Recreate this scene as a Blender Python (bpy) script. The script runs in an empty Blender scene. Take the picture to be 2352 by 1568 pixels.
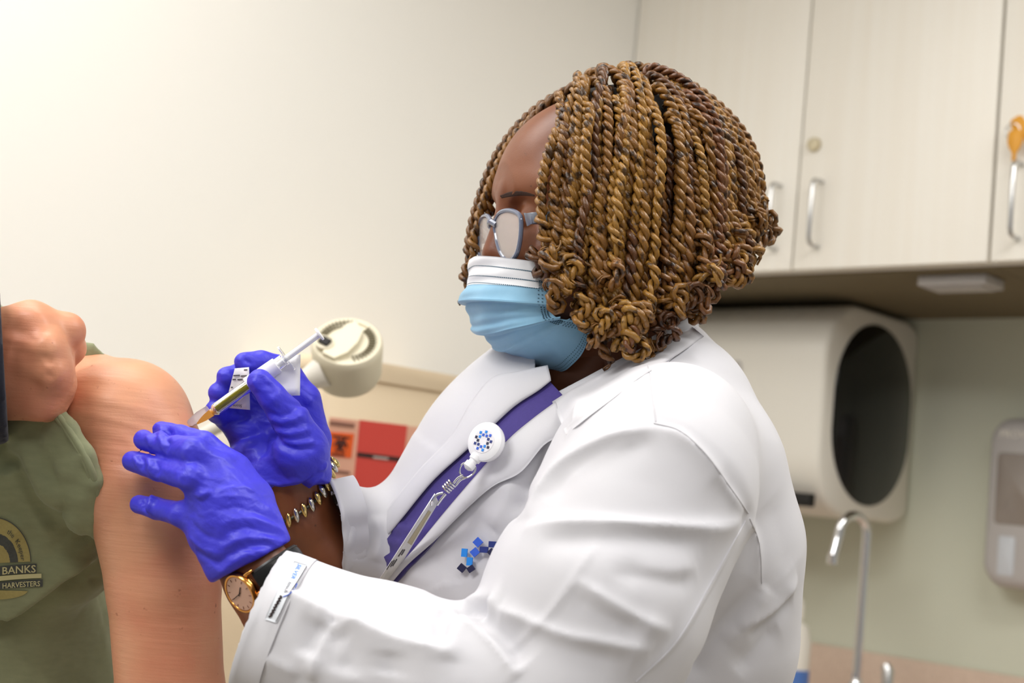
import bpy, bmesh, math, random
import numpy as np
from mathutils import Vector, Matrix
from mathutils.bvhtree import BVHTree

random.seed(7)
rng = np.random.default_rng(7)
SC = bpy.context.scene
COL = SC.collection

# ------------------------------------------------------------------ camera
FPX = 3267.0                      # 50 mm on a 36 mm sensor, 2352 px wide
PITCH, ROLL = math.radians(6.0), 0.098
CAM = np.array([0.0, 0.0, 1.25])
_f = np.array([0, math.cos(PITCH), math.sin(PITCH)])
_r0 = np.array([1.0, 0, 0]); _u0 = np.array([0, -math.sin(PITCH), math.cos(PITCH)])
CR = math.cos(ROLL) * _r0 + math.sin(ROLL) * _u0
CU = -math.sin(ROLL) * _r0 + math.cos(ROLL) * _u0
CF = _f
KM = np.stack([CR, CU, CF], axis=1)          # metres right / up / ahead of the camera  ->  world

cam_data = bpy.data.cameras.new('camera')
cam_data.lens = 50; cam_data.sensor_width = 36; cam_data.clip_start = 0.02
cam_data.dof.use_dof = True
cam_data.dof.focus_distance = 1.20
cam_data.dof.aperture_fstop = 5.0
cam = bpy.data.objects.new('camera', cam_data); COL.objects.link(cam)
_m = Matrix.Identity(4)
for i in range(3):
    _m[i][0] = CR[i]; _m[i][1] = CU[i]; _m[i][2] = -CF[i]; _m[i][3] = CAM[i]
cam.matrix_world = _m
SC.camera = cam

# ------------------------------------------------------------------ world, lamps, exposure
wd = bpy.data.worlds.new('world'); SC.world = wd; wd.use_nodes = True
wd.node_tree.nodes['Background'].inputs[0].default_value = (1.0, 1.0, 1.0, 1)
wd.node_tree.nodes['Background'].inputs[1].default_value = 0.31
vs = SC.view_settings
vs.view_transform = 'Standard'; vs.look = 'None'; vs.gamma = 1; vs.use_curve_mapping = False
vs.exposure = -0.12
SC.cycles.use_denoising = True

def area_lamp(name, loc, sx, sy, power, col=(1, 0.96, 0.9)):
    l = bpy.data.lights.new(name, 'AREA'); l.shape = 'RECTANGLE'; l.size = sx; l.size_y = sy
    l.energy = power; l.color = col
    o = bpy.data.objects.new(name, l); COL.objects.link(o); o.location = loc
    return o
CEIL = 2.55
LAMPS = [(-0.75, 1.35), (0.60, -0.55), (0.95, 0.98), (-1.25, 0.15)]  # unseen ceiling panels, placed for wall wash, fill and key light
for (_x, _y), _e in zip(LAMPS, (9, 15, 18, 31)): area_lamp('unseen_ceiling_lamp', (_x, _y, CEIL - 0.045), 1.15, 0.55, _e, (1, 1, .995))

# ------------------------------------------------------------------ helpers
def srgb(r, g, b):
    f = lambda c: (c / 255) / 12.92 if c / 255 <= 0.04045 else ((c / 255 + 0.055) / 1.055) ** 2.4
    return (f(r), f(g), f(b), 1)

def K(px, py, d):
    return np.array([(px - 1176) / FPX * d, -(py - 784) / FPX * d, d])
def K2W(v):
    return CAM + np.asarray(v, float) @ KM.T
def W2K(v):
    return (np.asarray(v, float) - CAM) @ KM
def ray(px, py):
    return np.array([(px - 1176) / FPX, -(py - 784) / FPX, 1.0]) @ KM.T
def pxof(k):
    k = np.asarray(k); return 1176 + k[..., 0] / k[..., 2] * FPX, 784 - k[..., 1] / k[..., 2] * FPX
WDOWN = np.array([0, 0, -1.0]) @ KM            # world down in camera axes
def nrm(v):
    v = np.asarray(v, float); return v / (np.linalg.norm(v) + 1e-12)

ORG = {}
def mesh_from(name, V, Fc, smooth=True):
    V = np.asarray(V, np.float32); me = bpy.data.meshes.new(name)
    if isinstance(Fc, np.ndarray):
        n, k = Fc.shape
        me.vertices.add(len(V)); me.vertices.foreach_set('co', V.ravel())
        me.loops.add(n * k); me.loops.foreach_set('vertex_index', Fc.astype(np.int32).ravel())
        me.polygons.add(n); me.polygons.foreach_set('loop_start', np.arange(0, n * k, k, dtype=np.int32))
        me.update(calc_edges=True)
    else:
        me.from_pydata([tuple(map(float, v)) for v in V], [], [tuple(int(i) for i in f) for f in Fc]); me.update()
    me.polygons.foreach_set('use_smooth', np.full(len(me.polygons), smooth))
    return me

def link(name, me, mat, parent=None, origin=None):
    o = bpy.data.objects.new(name, me); COL.objects.link(o)
    if mat is not None: me.materials.append(mat)
    if parent is not None:
        o.parent = parent; ORG[o.name] = ORG[parent.name]
    else:
        o.location = tuple(float(c) for c in origin); ORG[o.name] = np.asarray(origin, float)
    return o

def add(name, V, Fc, mat, parent=None, smooth=True, origin=None):
    """V in world coordinates"""
    V = np.asarray(V, float)
    if parent is None:
        if origin is None:
            origin = np.array([V[:, 0].mean(), V[:, 1].mean(), V[:, 2].min()])
        org = np.asarray(origin, float)
    else:
        org = ORG[parent.name]
    return link(name, mesh_from(name, V - org, Fc, smooth), mat, parent, org)

def addK(name, V, Fc, mat, parent=None, smooth=True, origin=None):
    return add(name, K2W(V), Fc, mat, parent, smooth, origin)

def empty(name, loc):
    o = bpy.data.objects.new(name, None); COL.objects.link(o)
    o.empty_display_size = 0.05
    o.location = tuple(float(c) for c in loc); ORG[o.name] = np.asarray(loc, float); return o
def tag(o, label=None, cat=None, group=None, kind=None):
    if label: o['label'] = label
    if cat: o['category'] = cat
    if group: o['group'] = group
    if kind: o['kind'] = kind
    return o

# ---- small polygon builders; all return (V, F list)
class MB:
    def __init__(s): s.V = []; s.F = []
    def put(s, V, Fc):
        b = len(s.V); s.V += [np.asarray(v, float) for v in V]; s.F += [tuple(b + i for i in f) for f in Fc]; return s
    def box(s, o, ex, ey, ez, a, b, bev=0.0):
        """box from a to b in the frame (o; ex,ey,ez), edges chamfered by bev"""
        bm = bmesh.new(); bmesh.ops.create_cube(bm, size=1)
        if bev > 0:
            for v in bm.verts: v.co = Vector([(v.co[i] + 0.5) * (b[i] - a[i]) + a[i] for i in range(3)])
            bmesh.ops.bevel(bm, geom=list(bm.edges), offset=bev, segments=3, affect='EDGES', profile=0.5)
            L = [np.array(v.co) for v in bm.verts]
        else:
            L = [np.array([(v.co[i] + 0.5) * (b[i] - a[i]) + a[i] for i in range(3)]) for v in bm.verts]
        bm.verts.index_update()
        Fc = [tuple(v.index for v in f.verts) for f in bm.faces]; bm.free()
        return s.put([o + p[0] * ex + p[1] * ey + p[2] * ez for p in L], Fc)
    def tube(s, P, r, n=10, closed=False, cap=True, up=None):
        V, Fc = tube(P, r, n, closed, cap, up); return s.put(V, Fc)
    def lathe(s, o, ax, prof, n=24):
        """prof: list of (t along ax, radius)"""
        ax = nrm(ax); u = nrm(np.cross(ax, [0.31, 0.77, 0.55])); v = np.cross(ax, u)
        V = []; Fc = []
        for t, r in prof:
            for j in range(n):
                a = 2 * math.pi * j / n
                V.append(o + ax * t + r * (math.cos(a) * u + math.sin(a) * v))
        for i in range(len(prof) - 1):
            for j in range(n):
                Fc.append((i * n + j, i * n + (j + 1) % n, (i + 1) * n + (j + 1) % n, (i + 1) * n + j))
        if prof[0][1] > 1e-6: Fc.append(tuple(reversed(range(n))))
        if prof[-1][1] > 1e-6: Fc.append(tuple((len(prof) - 1) * n + j for j in range(n)))
        return s.put(V, Fc)
    def prism(s, o, ex, ey, ez, poly, z0, z1, bev=0.0):
        """extrude a 2-D outline (ex,ey) along ez from z0 to z1; bev insets the z1 rim"""
        n = len(poly); P = np.asarray(poly, float); c = P.mean(0)
        rings = [(P, z0)]
        if bev > 0:
            rings += [(P, z1 - bev * np.sign(z1 - z0)), (P + (c - P) / (np.linalg.norm(c - P, axis=1)[:, None] + 1e-9) * bev * 0.35, z1 - bev * 0.3 * np.sign(z1 - z0)),
                      (P + (c - P) / (np.linalg.norm(c - P, axis=1)[:, None] + 1e-9) * bev, z1)]
        else:
            rings += [(P, z1)]
        V = [o + q[0] * ex + q[1] * ey + z * ez for R, z in rings for q in R]
        Fc = []
        for i in range(len(rings) - 1):
            for j in range(n): Fc.append((i * n + j, i * n + (j + 1) % n, (i + 1) * n + (j + 1) % n, (i + 1) * n + j))
        Fc.append(tuple(reversed(range(n)))); Fc.append(tuple((len(rings) - 1) * n + j for j in range(n)))
        return s.put(V, Fc)
    def build(s, name, mat, parent=None, smooth=True, origin=None, auto=True, k=False):
        V = np.array(s.V)
        if k: V = K2W(V)
        o = add(name, V, s.F, mat, parent, smooth, origin)
        if smooth and auto:
            try: o.data.set_sharp_from_angle(angle=math.radians(40))
            except Exception: pass
        return o

def resample(P, n):
    P = np.asarray(P, float); s = np.r_[0, np.cumsum(np.linalg.norm(np.diff(P, axis=0), axis=1))]
    t = np.linspace(0, s[-1], n); return np.stack([np.interp(t, s, P[:, i]) for i in range(P.shape[1])], 1)
def spline(P, n, closed=False):
    """Catmull-Rom through P, n samples"""
    P = np.asarray(P, float)
    Q = np.vstack([P[-1], P, P[0], P[1]]) if closed else np.vstack([2 * P[0] - P[1], P, 2 * P[-1] - P[-2]])
    m = len(P) if closed else len(P) - 1
    t = np.linspace(0, m, n, endpoint=not closed); i = np.minimum(t.astype(int), m - 1); u = (t - i)[:, None]
    a, b, c, d = Q[i], Q[i + 1], Q[i + 2], Q[i + 3]
    return 0.5 * (2 * b + (c - a) * u + (2 * a - 5 * b + 4 * c - d) * u ** 2 + (3 * b - a - 3 * c + d) * u ** 3)

def frames(P, closed=False, up=None):
    P = np.asarray(P, float)
    T = np.roll(P, -1, 0) - np.roll(P, 1, 0)
    if not closed: T[0] = P[1] - P[0]; T[-1] = P[-1] - P[-2]
    T /= np.linalg.norm(T, axis=1)[:, None] + 1e-12
    N = np.zeros_like(P); n = np.asarray(up, float) if up is not None else (np.array([0.3, 0.2, 0.93]) if abs(T[0][2]) < 0.8 else np.array([0.9, 0.3, 0.1]))
    for i in range(len(P)):
        if up is not None: n = np.asarray(up, float)
        n = n - T[i] * (n @ T[i]); n /= np.linalg.norm(n) + 1e-12; N[i] = n
    return T, N, np.cross(T, N)

def tube(P, r, n=10, closed=False, cap=True, up=None):
    P = np.asarray(P, float); m = len(P)
    r = np.full(m, r) if np.isscalar(r) else np.asarray(r, float)
    T, N, B = frames(P, closed, up)
    a = np.arange(n) * 2 * math.pi / n
    V = (P[:, None] + r[:, None, None] * (np.cos(a)[None, :, None] * N[:, None] + np.sin(a)[None, :, None] * B[:, None])).reshape(-1, 3)
    Fc = []
    for i in range(m if closed else m - 1):
        i2 = (i + 1) % m
        for j in range(n):
            Fc.append((i * n + j, i * n + (j + 1) % n, i2 * n + (j + 1) % n, i2 * n + j))
    if cap and not closed:
        Fc.append(tuple(reversed(range(n)))); Fc.append(tuple((m - 1) * n + j for j in range(n)))
    return list(V), Fc

def flat_tube(P, N, w, t, closed=False, prof=None):
    """band of width w (across, along T x N) and thickness t (along N) swept along P"""
    P = np.asarray(P, float); N = np.asarray(N, float); m = len(P)
    T = np.roll(P, -1, 0) - np.roll(P, 1, 0)
    if not closed: T[0] = P[1] - P[0]; T[-1] = P[-1] - P[-2]
    T /= np.linalg.norm(T, axis=1)[:, None]; B = np.cross(T, N); B /= np.linalg.norm(B, axis=1)[:, None]
    prof = prof or [(-.5, -.5), (-.5, .3), (-.42, .5), (.42, .5), (.5, .3), (.5, -.5)]
    n = len(prof); w = np.broadcast_to(np.asarray(w, float), (m,))
    V = [P[i] + B[i] * q[0] * w[i] + N[i] * q[1] * t for i in range(m) for q in prof]
    Fc = []
    for i in range(m if closed else m - 1):
        for j in range(n): Fc.append((i * n + j, i * n + (j + 1) % n, ((i + 1) % m) * n + (j + 1) % n, ((i + 1) % m) * n + j))
    if not closed: Fc.append(tuple(reversed(range(n)))); Fc.append(tuple((m - 1) * n + j for j in range(n)))
    return V, Fc

# ------------------------------------------------------------------ signed-distance modelling
class SDF:
    def __init__(s, lo, hi, h):
        s.h = h; s.lo = np.asarray(lo, float); s.n = np.ceil((np.asarray(hi, float) - s.lo) / h).astype(int) + 1
        s.ax = [(s.lo[i] + h * np.arange(s.n[i])).astype(np.float32) for i in range(3)]
        s.D = np.full(tuple(s.n), 0.5, np.float32)
    def block(s, lo, hi):
        a = np.clip(np.floor((np.asarray(lo) - s.lo) / s.h).astype(int), 0, s.n); b = np.clip(np.ceil((np.asarray(hi) - s.lo) / s.h).astype(int) + 1, 0, s.n)
        sl = tuple(slice(a[i], b[i]) for i in range(3))
        X = s.ax[0][sl[0]][:, None, None]; Y = s.ax[1][sl[1]][None, :, None]; Z = s.ax[2][sl[2]][None, None, :]
        return sl, X, Y, Z
    def mix(s, sl, d, k, sub=False):
        a = s.D[sl]
        if sub:
            a = -a; 
        if k <= 0: o = np.minimum(a, d)
        else:
            hh = np.clip(0.5 + 0.5 * (a - d) / k, 0, 1); o = a * (1 - hh) + d * hh - k * hh * (1 - hh)
        s.D[sl] = -o if sub else o
    def cone(s, a, b, r1, r2, k=0.0, sub=False, sz=(1, 1, 1)):
        a = np.asarray(a, float); b = np.asarray(b, float); sz = np.asarray(sz, float); m = (max(r1, r2) / sz.min()) + k + 3 * s.h
        sl, X, Y, Z = s.block(np.minimum(a, b) - m, np.maximum(a, b) + m)
        if s.D[sl].size == 0: return s
        d = (b - a) * sz; L2 = float(d @ d) + 1e-12
        x = (X - a[0]) * sz[0]; y = (Y - a[1]) * sz[1]; z = (Z - a[2]) * sz[2]
        t = np.clip((x * d[0] + y * d[1] + z * d[2]) / L2, 0, 1)
        dd = np.sqrt((x - t * d[0]) ** 2 + (y - t * d[1]) ** 2 + (z - t * d[2]) ** 2) - (r1 + (r2 - r1) * t)
        s.mix(sl, dd.astype(np.float32), k, sub); return s
    def chain(s, pts, k=0.0, sz=(1, 1, 1), kin=0.006):
        """pts: list of (vec, radius); the links are blended only slightly with each other, by k with the rest"""
        sz = np.asarray(sz, float); P = np.array([p for p, r in pts]); m = max(r for p, r in pts) / sz.min() + k + 3 * s.h
        sl, X, Y, Z = s.block(P.min(0) - m, P.max(0) + m)
        if s.D[sl].size == 0: return s
        acc = None
        for (a, r1), (b, r2) in zip(pts[:-1], pts[1:]):
            d = (b - a) * sz; L2 = float(d @ d) + 1e-12
            x = (X - a[0]) * sz[0]; y = (Y - a[1]) * sz[1]; z = (Z - a[2]) * sz[2]
            t = np.clip((x * d[0] + y * d[1] + z * d[2]) / L2, 0, 1)
            dd = (np.sqrt((x - t * d[0]) ** 2 + (y - t * d[1]) ** 2 + (z - t * d[2]) ** 2) - (r1 + (r2 - r1) * t)).astype(np.float32)
            if acc is None: acc = dd
            elif kin <= 0: acc = np.minimum(acc, dd)
            else:
                hh = np.clip(0.5 + 0.5 * (acc - dd) / kin, 0, 1); acc = acc * (1 - hh) + dd * hh - kin * hh * (1 - hh)
        s.mix(sl, acc, k); return s
    def ell(s, c, r, axes=None, k=0.0, sub=False):
        c = np.asarray(c, float); r = np.asarray(r, float); m = r.max() + k + 3 * s.h
        sl, X, Y, Z = s.block(c - m, c + m)
        if s.D[sl].size == 0: return s
        A = np.eye(3) if axes is None else np.asarray(axes, float)      # rows = axes
        x = X - c[0]; y = Y - c[1]; z = Z - c[2]
        q = [(x * A[i, 0] + y * A[i, 1] + z * A[i, 2]) / r[i] for i in range(3)]
        k0 = np.sqrt(q[0] ** 2 + q[1] ** 2 + q[2] ** 2) + 1e-6
        k1 = np.sqrt((q[0] / r[0]) ** 2 + (q[1] / r[1]) ** 2 + (q[2] / r[2]) ** 2) + 1e-6
        s.mix(sl, (k0 * (k0 - 1) / k1).astype(np.float32), k, sub); return s
    def cut(s, p, n, k=0.0):
        """remove the half space on the side of n"""
        n = nrm(n); p = np.asarray(p, float); sl, X, Y, Z = s.block(s.lo - 1, s.lo + s.n * s.h + 1)
        d = (-((X - p[0]) * n[0] + (Y - p[1]) * n[1] + (Z - p[2]) * n[2])).astype(np.float32)
        d = np.broadcast_to(d, s.D.shape)
        s.mix(sl, d, k, True); return s
    def mesh(s, smooth=2):
        V, Fq = surface_nets(s.D, s.lo, s.h)
        return (relax(V, Fq, smooth), Fq) if smooth else (V, Fq)

def surface_nets(D, lo, h):
    D = D.copy()
    for i in range(3):                      # close the surface at the border of the grid
        sl = [slice(None)] * 3; sl[i] = 0; D[tuple(sl)] = np.maximum(D[tuple(sl)], h * 0.3)
        sl[i] = -1; D[tuple(sl)] = np.maximum(D[tuple(sl)], h * 0.3)
    S = D < 0
    off = [(i, j, k) for i in (0, 1) for j in (0, 1) for k in (0, 1)]
    c = np.zeros(tuple(np.array(D.shape) - 1), np.uint8)
    def sub(A, o): return A[o[0]:A.shape[0] - 1 + o[0], o[1]:A.shape[1] - 1 + o[1], o[2]:A.shape[2] - 1 + o[2]]
    for o in off: c += sub(S, o)
    act = (c > 0) & (c < 8); idx = np.argwhere(act)
    vals = np.stack([D[idx[:, 0] + o[0], idx[:, 1] + o[1], idx[:, 2] + o[2]] for o in off], 1)
    acc = np.zeros((len(idx), 3)); cnt = np.zeros(len(idx))
    for a in range(8):
        for b in range(a + 1, 8):
            if sum(abs(off[a][i] - off[b][i]) for i in range(3)) != 1: continue
            va, vb = vals[:, a], vals[:, b]; m = (va < 0) != (vb < 0); t = va[m] / (va[m] - vb[m])
            acc[m] += np.array(off[a]) + t[:, None] * (np.array(off[b]) - np.array(off[a])); cnt[m] += 1
    V = lo + h * (idx + acc / cnt[:, None])
    vid = np.full(act.shape, -1, np.int64); vid[act] = np.arange(len(idx))
    Fs = []
    for ax in range(3):
        u, v = (ax + 1) % 3, (ax + 2) % 3
        s0 = [slice(None)] * 3; s1 = [slice(None)] * 3
        s0[ax] = slice(0, -1); s1[ax] = slice(1, None)
        for q in (u, v): s0[q] = slice(1, -1); s1[q] = slice(1, -1)
        A, B = S[tuple(s0)], S[tuple(s1)]
        e = np.argwhere(A != B); flip = A[A != B]
        base = e.copy(); base[:, u] += 1; base[:, v] += 1
        def cell(du, dv):
            q = base.copy(); q[:, u] += du; q[:, v] += dv; return vid[q[:, 0], q[:, 1], q[:, 2]]
        Q = np.stack([cell(-1, -1), cell(0, -1), cell(0, 0), cell(-1, 0)], 1)
        Q[~flip] = Q[~flip][:, ::-1]
        Fs.append(Q)
    return V, np.vstack(Fs)

def edges_of(Fq):
    k = Fq.shape[1]
    E = np.vstack([Fq[:, [i, (i + 1) % k]] for i in range(k)]); E.sort(1)
    return np.unique(E[:, 0] * (Fq.max() + 1) + E[:, 1]) , Fq.max() + 1
def relax(V, Fq, it=2, lam=0.5):
    code, m = edges_of(Fq); a, b = code // m, code % m
    deg = np.bincount(a, minlength=len(V)) + np.bincount(b, minlength=len(V)) + 1e-9
    for _ in range(it):
        for lm in (lam, -lam * 1.04):
            S = np.stack([np.bincount(a, V[b, i], len(V)) + np.bincount(b, V[a, i], len(V)) for i in range(3)], 1) / deg[:, None]
            V = V + lm * (S - V)
    return V
def normals(V, Fq):
    n = np.cross(V[Fq[:, 2]] - V[Fq[:, 0]], V[Fq[:, 3]] - V[Fq[:, 1]]) if Fq.shape[1] == 4 else np.cross(V[Fq[:, 1]] - V[Fq[:, 0]], V[Fq[:, 2]] - V[Fq[:, 0]])
    N = np.zeros_like(V)
    for i in range(3): N[:, i] = sum(np.bincount(Fq[:, j], n[:, i], len(V)) for j in range(Fq.shape[1]))
    return N / (np.linalg.norm(N, axis=1)[:, None] + 1e-12)

def vnoise(P, f, seed=0):
    """smooth value noise, -1..1"""
    P = np.asarray(P) * f + 37.17 * (seed + 1); i = np.floor(P).astype(np.int64); u = P - i; u = u * u * (3 - 2 * u)
    def hsh(x, y, z):
        n = (x * 374761393 + y * 668265263 + z * 2147483647 + seed * 97531) & 0xffffffff
        n = ((n ^ (n >> 13)) * 1274126177) & 0xffffffff
        return ((n ^ (n >> 16)) & 0xffff) / 32767.5 - 1
    o = 0
    for a in (0, 1):
        for b in (0, 1):
            for c in (0, 1):
                o = o + hsh(i[:, 0] + a, i[:, 1] + b, i[:, 2] + c) * (u[:, 0] if a else 1 - u[:, 0]) * (u[:, 1] if b else 1 - u[:, 1]) * (u[:, 2] if c else 1 - u[:, 2])
    return o

class Cast:
    """find where a line of sight meets a mesh (camera axes)"""
    def __init__(s, V, Fq): s.t = BVHTree.FromPolygons(V.tolist(), Fq.tolist())
    def __call__(s, px, py):
        d = Vector(((px - 1176) / FPX, -(py - 784) / FPX, 1.0)); dn = d.normalized()
        h = s.t.ray_cast(Vector((0, 0, 0)), dn)
        if h[0] is None: return None, None
        n = np.array(h[1]); 
        if n[2] > 0: n = -n
        return np.array(h[0]), n
    def line(s, pts, n=None, lift=0.0, smooth=True):
        P = resample(np.asarray(pts, float), n or max(6, len(pts) * 5)) if not smooth else spline(pts, n or max(8, len(pts) * 6))
        out = []; nn = []
        for p in P:
            h, m = s(p[0], p[1])
            out.append(h); nn.append(m)
        good = [i for i, h in enumerate(out) if h is not None]
        if not good: return None, None
        for i in range(len(out)):
            if out[i] is None:
                j = min(good, key=lambda q: abs(q - i)); out[i] = K(P[i][0], P[i][1], out[j][2]); nn[i] = nn[j]
        O = np.array(out); M = np.array(nn)
        return O + M * lift, M

def fold(V, N, P, h, w, ratio=1.0, taper=True):
    """raise (h>0) or press in (h<0) the surface along the 3-D polyline P; ratio<1 makes the right flank steeper"""
    P = np.asarray(P, float); best = np.full(len(V), 1e9); tt = np.zeros(len(V)); sd = np.zeros(len(V))
    L = np.linalg.norm(np.diff(P, axis=0), axis=1); cum = np.r_[0, np.cumsum(L)]; tot = cum[-1] + 1e-9
    lo = P.min(0) - 3 * w; hi = P.max(0) + 3 * w
    m = np.where(((V > lo) & (V < hi)).all(1))[0]
    if len(m) == 0: return V
    v = V[m]; nn = N[m]; bb = np.full(len(m), 1e9); ts = np.zeros(len(m)); ss = np.zeros(len(m))
    for i in range(len(L)):
        a = P[i]; d = P[i + 1] - a; q = v - a; t = np.clip(q @ d / (d @ d + 1e-12), 0, 1); e = q - t[:, None] * d
        ds = np.linalg.norm(e, axis=1); b = ds < bb
        bb[b] = ds[b]; ts[b] = (cum[i] + t[b] * L[i]) / tot
        ss[b] = np.einsum('ij,ij->i', e[b], np.cross(np.broadcast_to(d, (b.sum(), 3)), nn[b]))
    ww = np.where(ss > 0, w * ratio, w)
    k = np.exp(-(bb / ww) ** (1.3 if h > 0 else 1.6))
    if taper: k *= np.clip(np.minimum(ts, 1 - ts) * 5, 0, 1) ** 0.7
    V = V.copy(); V[m] += nn * (h * k)[:, None]
    return V

def strip(cast, A, B, n, m, off=0.002, thick=0.002, bulge=0.0, smooth=3):
    """cloth panel laid on a surface, between the outlines A and B (pixel polylines); returns V,F (closed shell, camera axes)"""
    A = spline(A, n); B = spline(B, n); P = np.zeros((n, m, 3)); ok = np.zeros((n, m), bool)
    for i in range(n):
        for j in range(m):
            q = A[i] + (B[i] - A[i]) * j / (m - 1); h, nn = cast(*q)
            P[i, j, 0], P[i, j, 1] = q
            if h is not None: P[i, j, 2] = h[2]; ok[i, j] = True
    Z = P[:, :, 2]
    if not ok.all():
        gi = np.argwhere(ok)
        for i, j in np.argwhere(~ok):
            k = gi[np.argmin(((gi - [i, j]) ** 2).sum(1))]; Z[i, j] = Z[k[0], k[1]]
    for _ in range(smooth):
        Zp = np.pad(Z, 1, mode='edge'); Zs = (Zp[:-2, 1:-1] + Zp[2:, 1:-1] + Zp[1:-1, :-2] + Zp[1:-1, 2:]) / 4
        Z = np.minimum(Zs, Z + 0.004) if _ < smooth - 1 else Zs
    t = np.linspace(0, 1, m)[None, :]
    Z = Z - off - bulge * 4 * t * (1 - t)
    Q = np.stack([(P[:, :, 0] - 1176) / FPX * Z, -(P[:, :, 1] - 784) / FPX * Z, Z], 2)
    return shell(Q, thick)

def shell(Q, thick):
    n, m = Q.shape[:2]; V = Q.reshape(-1, 3)
    I = np.arange(n * m).reshape(n, m)
    Fq = np.stack([I[:-1, :-1], I[:-1, 1:], I[1:, 1:], I[1:, :-1]], 2).reshape(-1, 4)
    N = normals(V, Fq)
    if N[:, 2].mean() > 0: Fq = Fq[:, ::-1]; N = -N
    V2 = V - N * thick; b = n * m
    rim = np.r_[I[0, :], I[1:, -1], I[-1, -2::-1], I[-2:0:-1, 0]]
    R = np.stack([rim, np.roll(rim, -1), np.roll(rim, -1) + b, rim + b], 1)
    return np.vstack([V, V2]), np.vstack([Fq, Fq[:, ::-1] + b, R])

def text_mesh(body, size=1.0, bold=False):
    cu = bpy.data.curves.new('lettering', 'FONT'); cu.body = body; cu.size = size; cu.align_x = 'LEFT'; cu.resolution_u = 2
    if bold: cu.offset = 0.012 * size
    ob = bpy.data.objects.new('lettering', cu); COL.objects.link(ob)
    dg = bpy.context.evaluated_depsgraph_get(); me = ob.evaluated_get(dg).to_mesh()
    V = np.array([v.co[:] for v in me.vertices]); Fc = [tuple(p.vertices) for p in me.polygons]
    ob.evaluated_get(dg).to_mesh_clear(); bpy.data.objects.remove(ob); bpy.data.curves.remove(cu)
    return V, Fc

# ------------------------------------------------------------------ materials
MATS = {}
def mat(name, col, rough=0.5, metal=0.0, spec=0.5, trans=0.0, ior=1.45, sss=0.0, sss_r=(1, 0.35, 0.2), sheen=0.0, coat=0.0,
        noise=None, bump=None, alpha=1.0, emit=0.0):
    """noise=(scale, amount, second colour, stretch); bump=(scale, strength, distance, stretch)"""
    m = bpy.data.materials.new(name); m.use_nodes = True; nt = m.node_tree; b = nt.nodes['Principled BSDF']; L = nt.links.new
    b.inputs['Base Color'].default_value = col; b.inputs['Roughness'].default_value = rough; b.inputs['Metallic'].default_value = metal
    b.inputs['Specular IOR Level'].default_value = spec; b.inputs['Transmission Weight'].default_value = trans; b.inputs['IOR'].default_value = ior
    b.inputs['Alpha'].default_value = alpha
    if sss: 
        b.inputs['Subsurface Weight'].default_value = sss; b.inputs['Subsurface Radius'].default_value = sss_r; b.inputs['Subsurface Scale'].default_value = 0.006
    if sheen: b.inputs['Sheen Weight'].default_value = sheen
    if coat: b.inputs['Coat Weight'].default_value = coat
    if emit: b.inputs['Emission Color'].default_value = col; b.inputs['Emission Strength'].default_value = emit
    tc = nt.nodes.new('ShaderNodeTexCoord')
    def nz(scale, stretch, detail=4):
        mp = nt.nodes.new('ShaderNodeMapping'); mp.inputs['Scale'].default_value = stretch or (1, 1, 1); L(tc.outputs['Object'], mp.inputs['Vector'])
        n = nt.nodes.new('ShaderNodeTexNoise'); n.inputs['Scale'].default_value = scale; n.inputs['Detail'].default_value = detail; L(mp.outputs[0], n.inputs['Vector']); return n
    if noise:
        sc, amt, c2, st = (list(noise) + [None])[:4]
        n = nz(sc, st); r = nt.nodes.new('ShaderNodeValToRGB'); r.color_ramp.elements[0].position = 0.5 - 0.22; r.color_ramp.elements[1].position = 0.5 + 0.22
        r.color_ramp.elements[0].color = [col[i] + (c2[i] - col[i]) * amt for i in range(3)] + [1]; r.color_ramp.elements[1].color = col
        L(n.outputs['Fac'], r.inputs[0]); L(r.outputs[0], b.inputs['Base Color'])
    if bump:
        prev = None
        for bp in (bump if isinstance(bump[0], (tuple, list)) else [bump]):
            sc, stg, dist, st = (list(bp) + [None])[:4]
            n = nz(sc, st); bn = nt.nodes.new('ShaderNodeBump'); bn.inputs['Strength'].default_value = stg; bn.inputs['Distance'].default_value = dist
            L(n.outputs['Fac'], bn.inputs['Height'])
            if prev: L(prev.outputs[0], bn.inputs['Normal'])
            prev = bn
        L(prev.outputs[0], b.inputs['Normal'])
    MATS[name] = m; return m
# ------------------------------------------------------------------ materials of the room
M_wall = mat('cream_paint', srgb(247, 245, 239), 0.7, noise=(1.2, 0.25, srgb(245, 242, 234)), bump=(220, 0.05, 0.001))
M_green = mat('sage_paint', srgb(214, 217, 199), 0.6, noise=(2, 0.3, srgb(207, 210, 192)), bump=(220, 0.05, 0.001))
M_floor = mat('vinyl_floor', srgb(170, 160, 145), 0.4, noise=(9, 0.5, srgb(150, 140, 126)))
M_ceil = mat('ceiling_tile_paint', srgb(238, 236, 230), 0.9, bump=(150, 0.2, 0.002))
M_lam = mat('pale_wood_laminate', srgb(243, 239, 230), 0.42, noise=(6, 0.45, srgb(236, 228, 214), (9, 9, 0.25)), bump=(40, 0.03, 0.001, (9, 9, 0.2)))
M_lamdark = mat('cabinet_gap_shadow_board', srgb(196, 182, 160), 0.6)
M_under = mat('shaded_underside', srgb(112, 100, 76), 0.8)  # dark olive-brown paints the shade under the wall cabinets
M_steel = mat('brushed_steel', srgb(200, 200, 200), 0.28, metal=1.0)
M_chrome = mat('chrome', srgb(225, 225, 228), 0.07, metal=1.0)
M_brass = mat('worn_nickel_lock', srgb(205, 195, 170), 0.3, metal=1.0)
M_orange = mat('orange_key_plastic', srgb(214, 150, 40), 0.45)
M_wplast = mat('white_plastic', srgb(232, 228, 218), 0.38)
M_gplast = mat('grey_plastic', srgb(188, 184, 182), 0.4)
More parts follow.
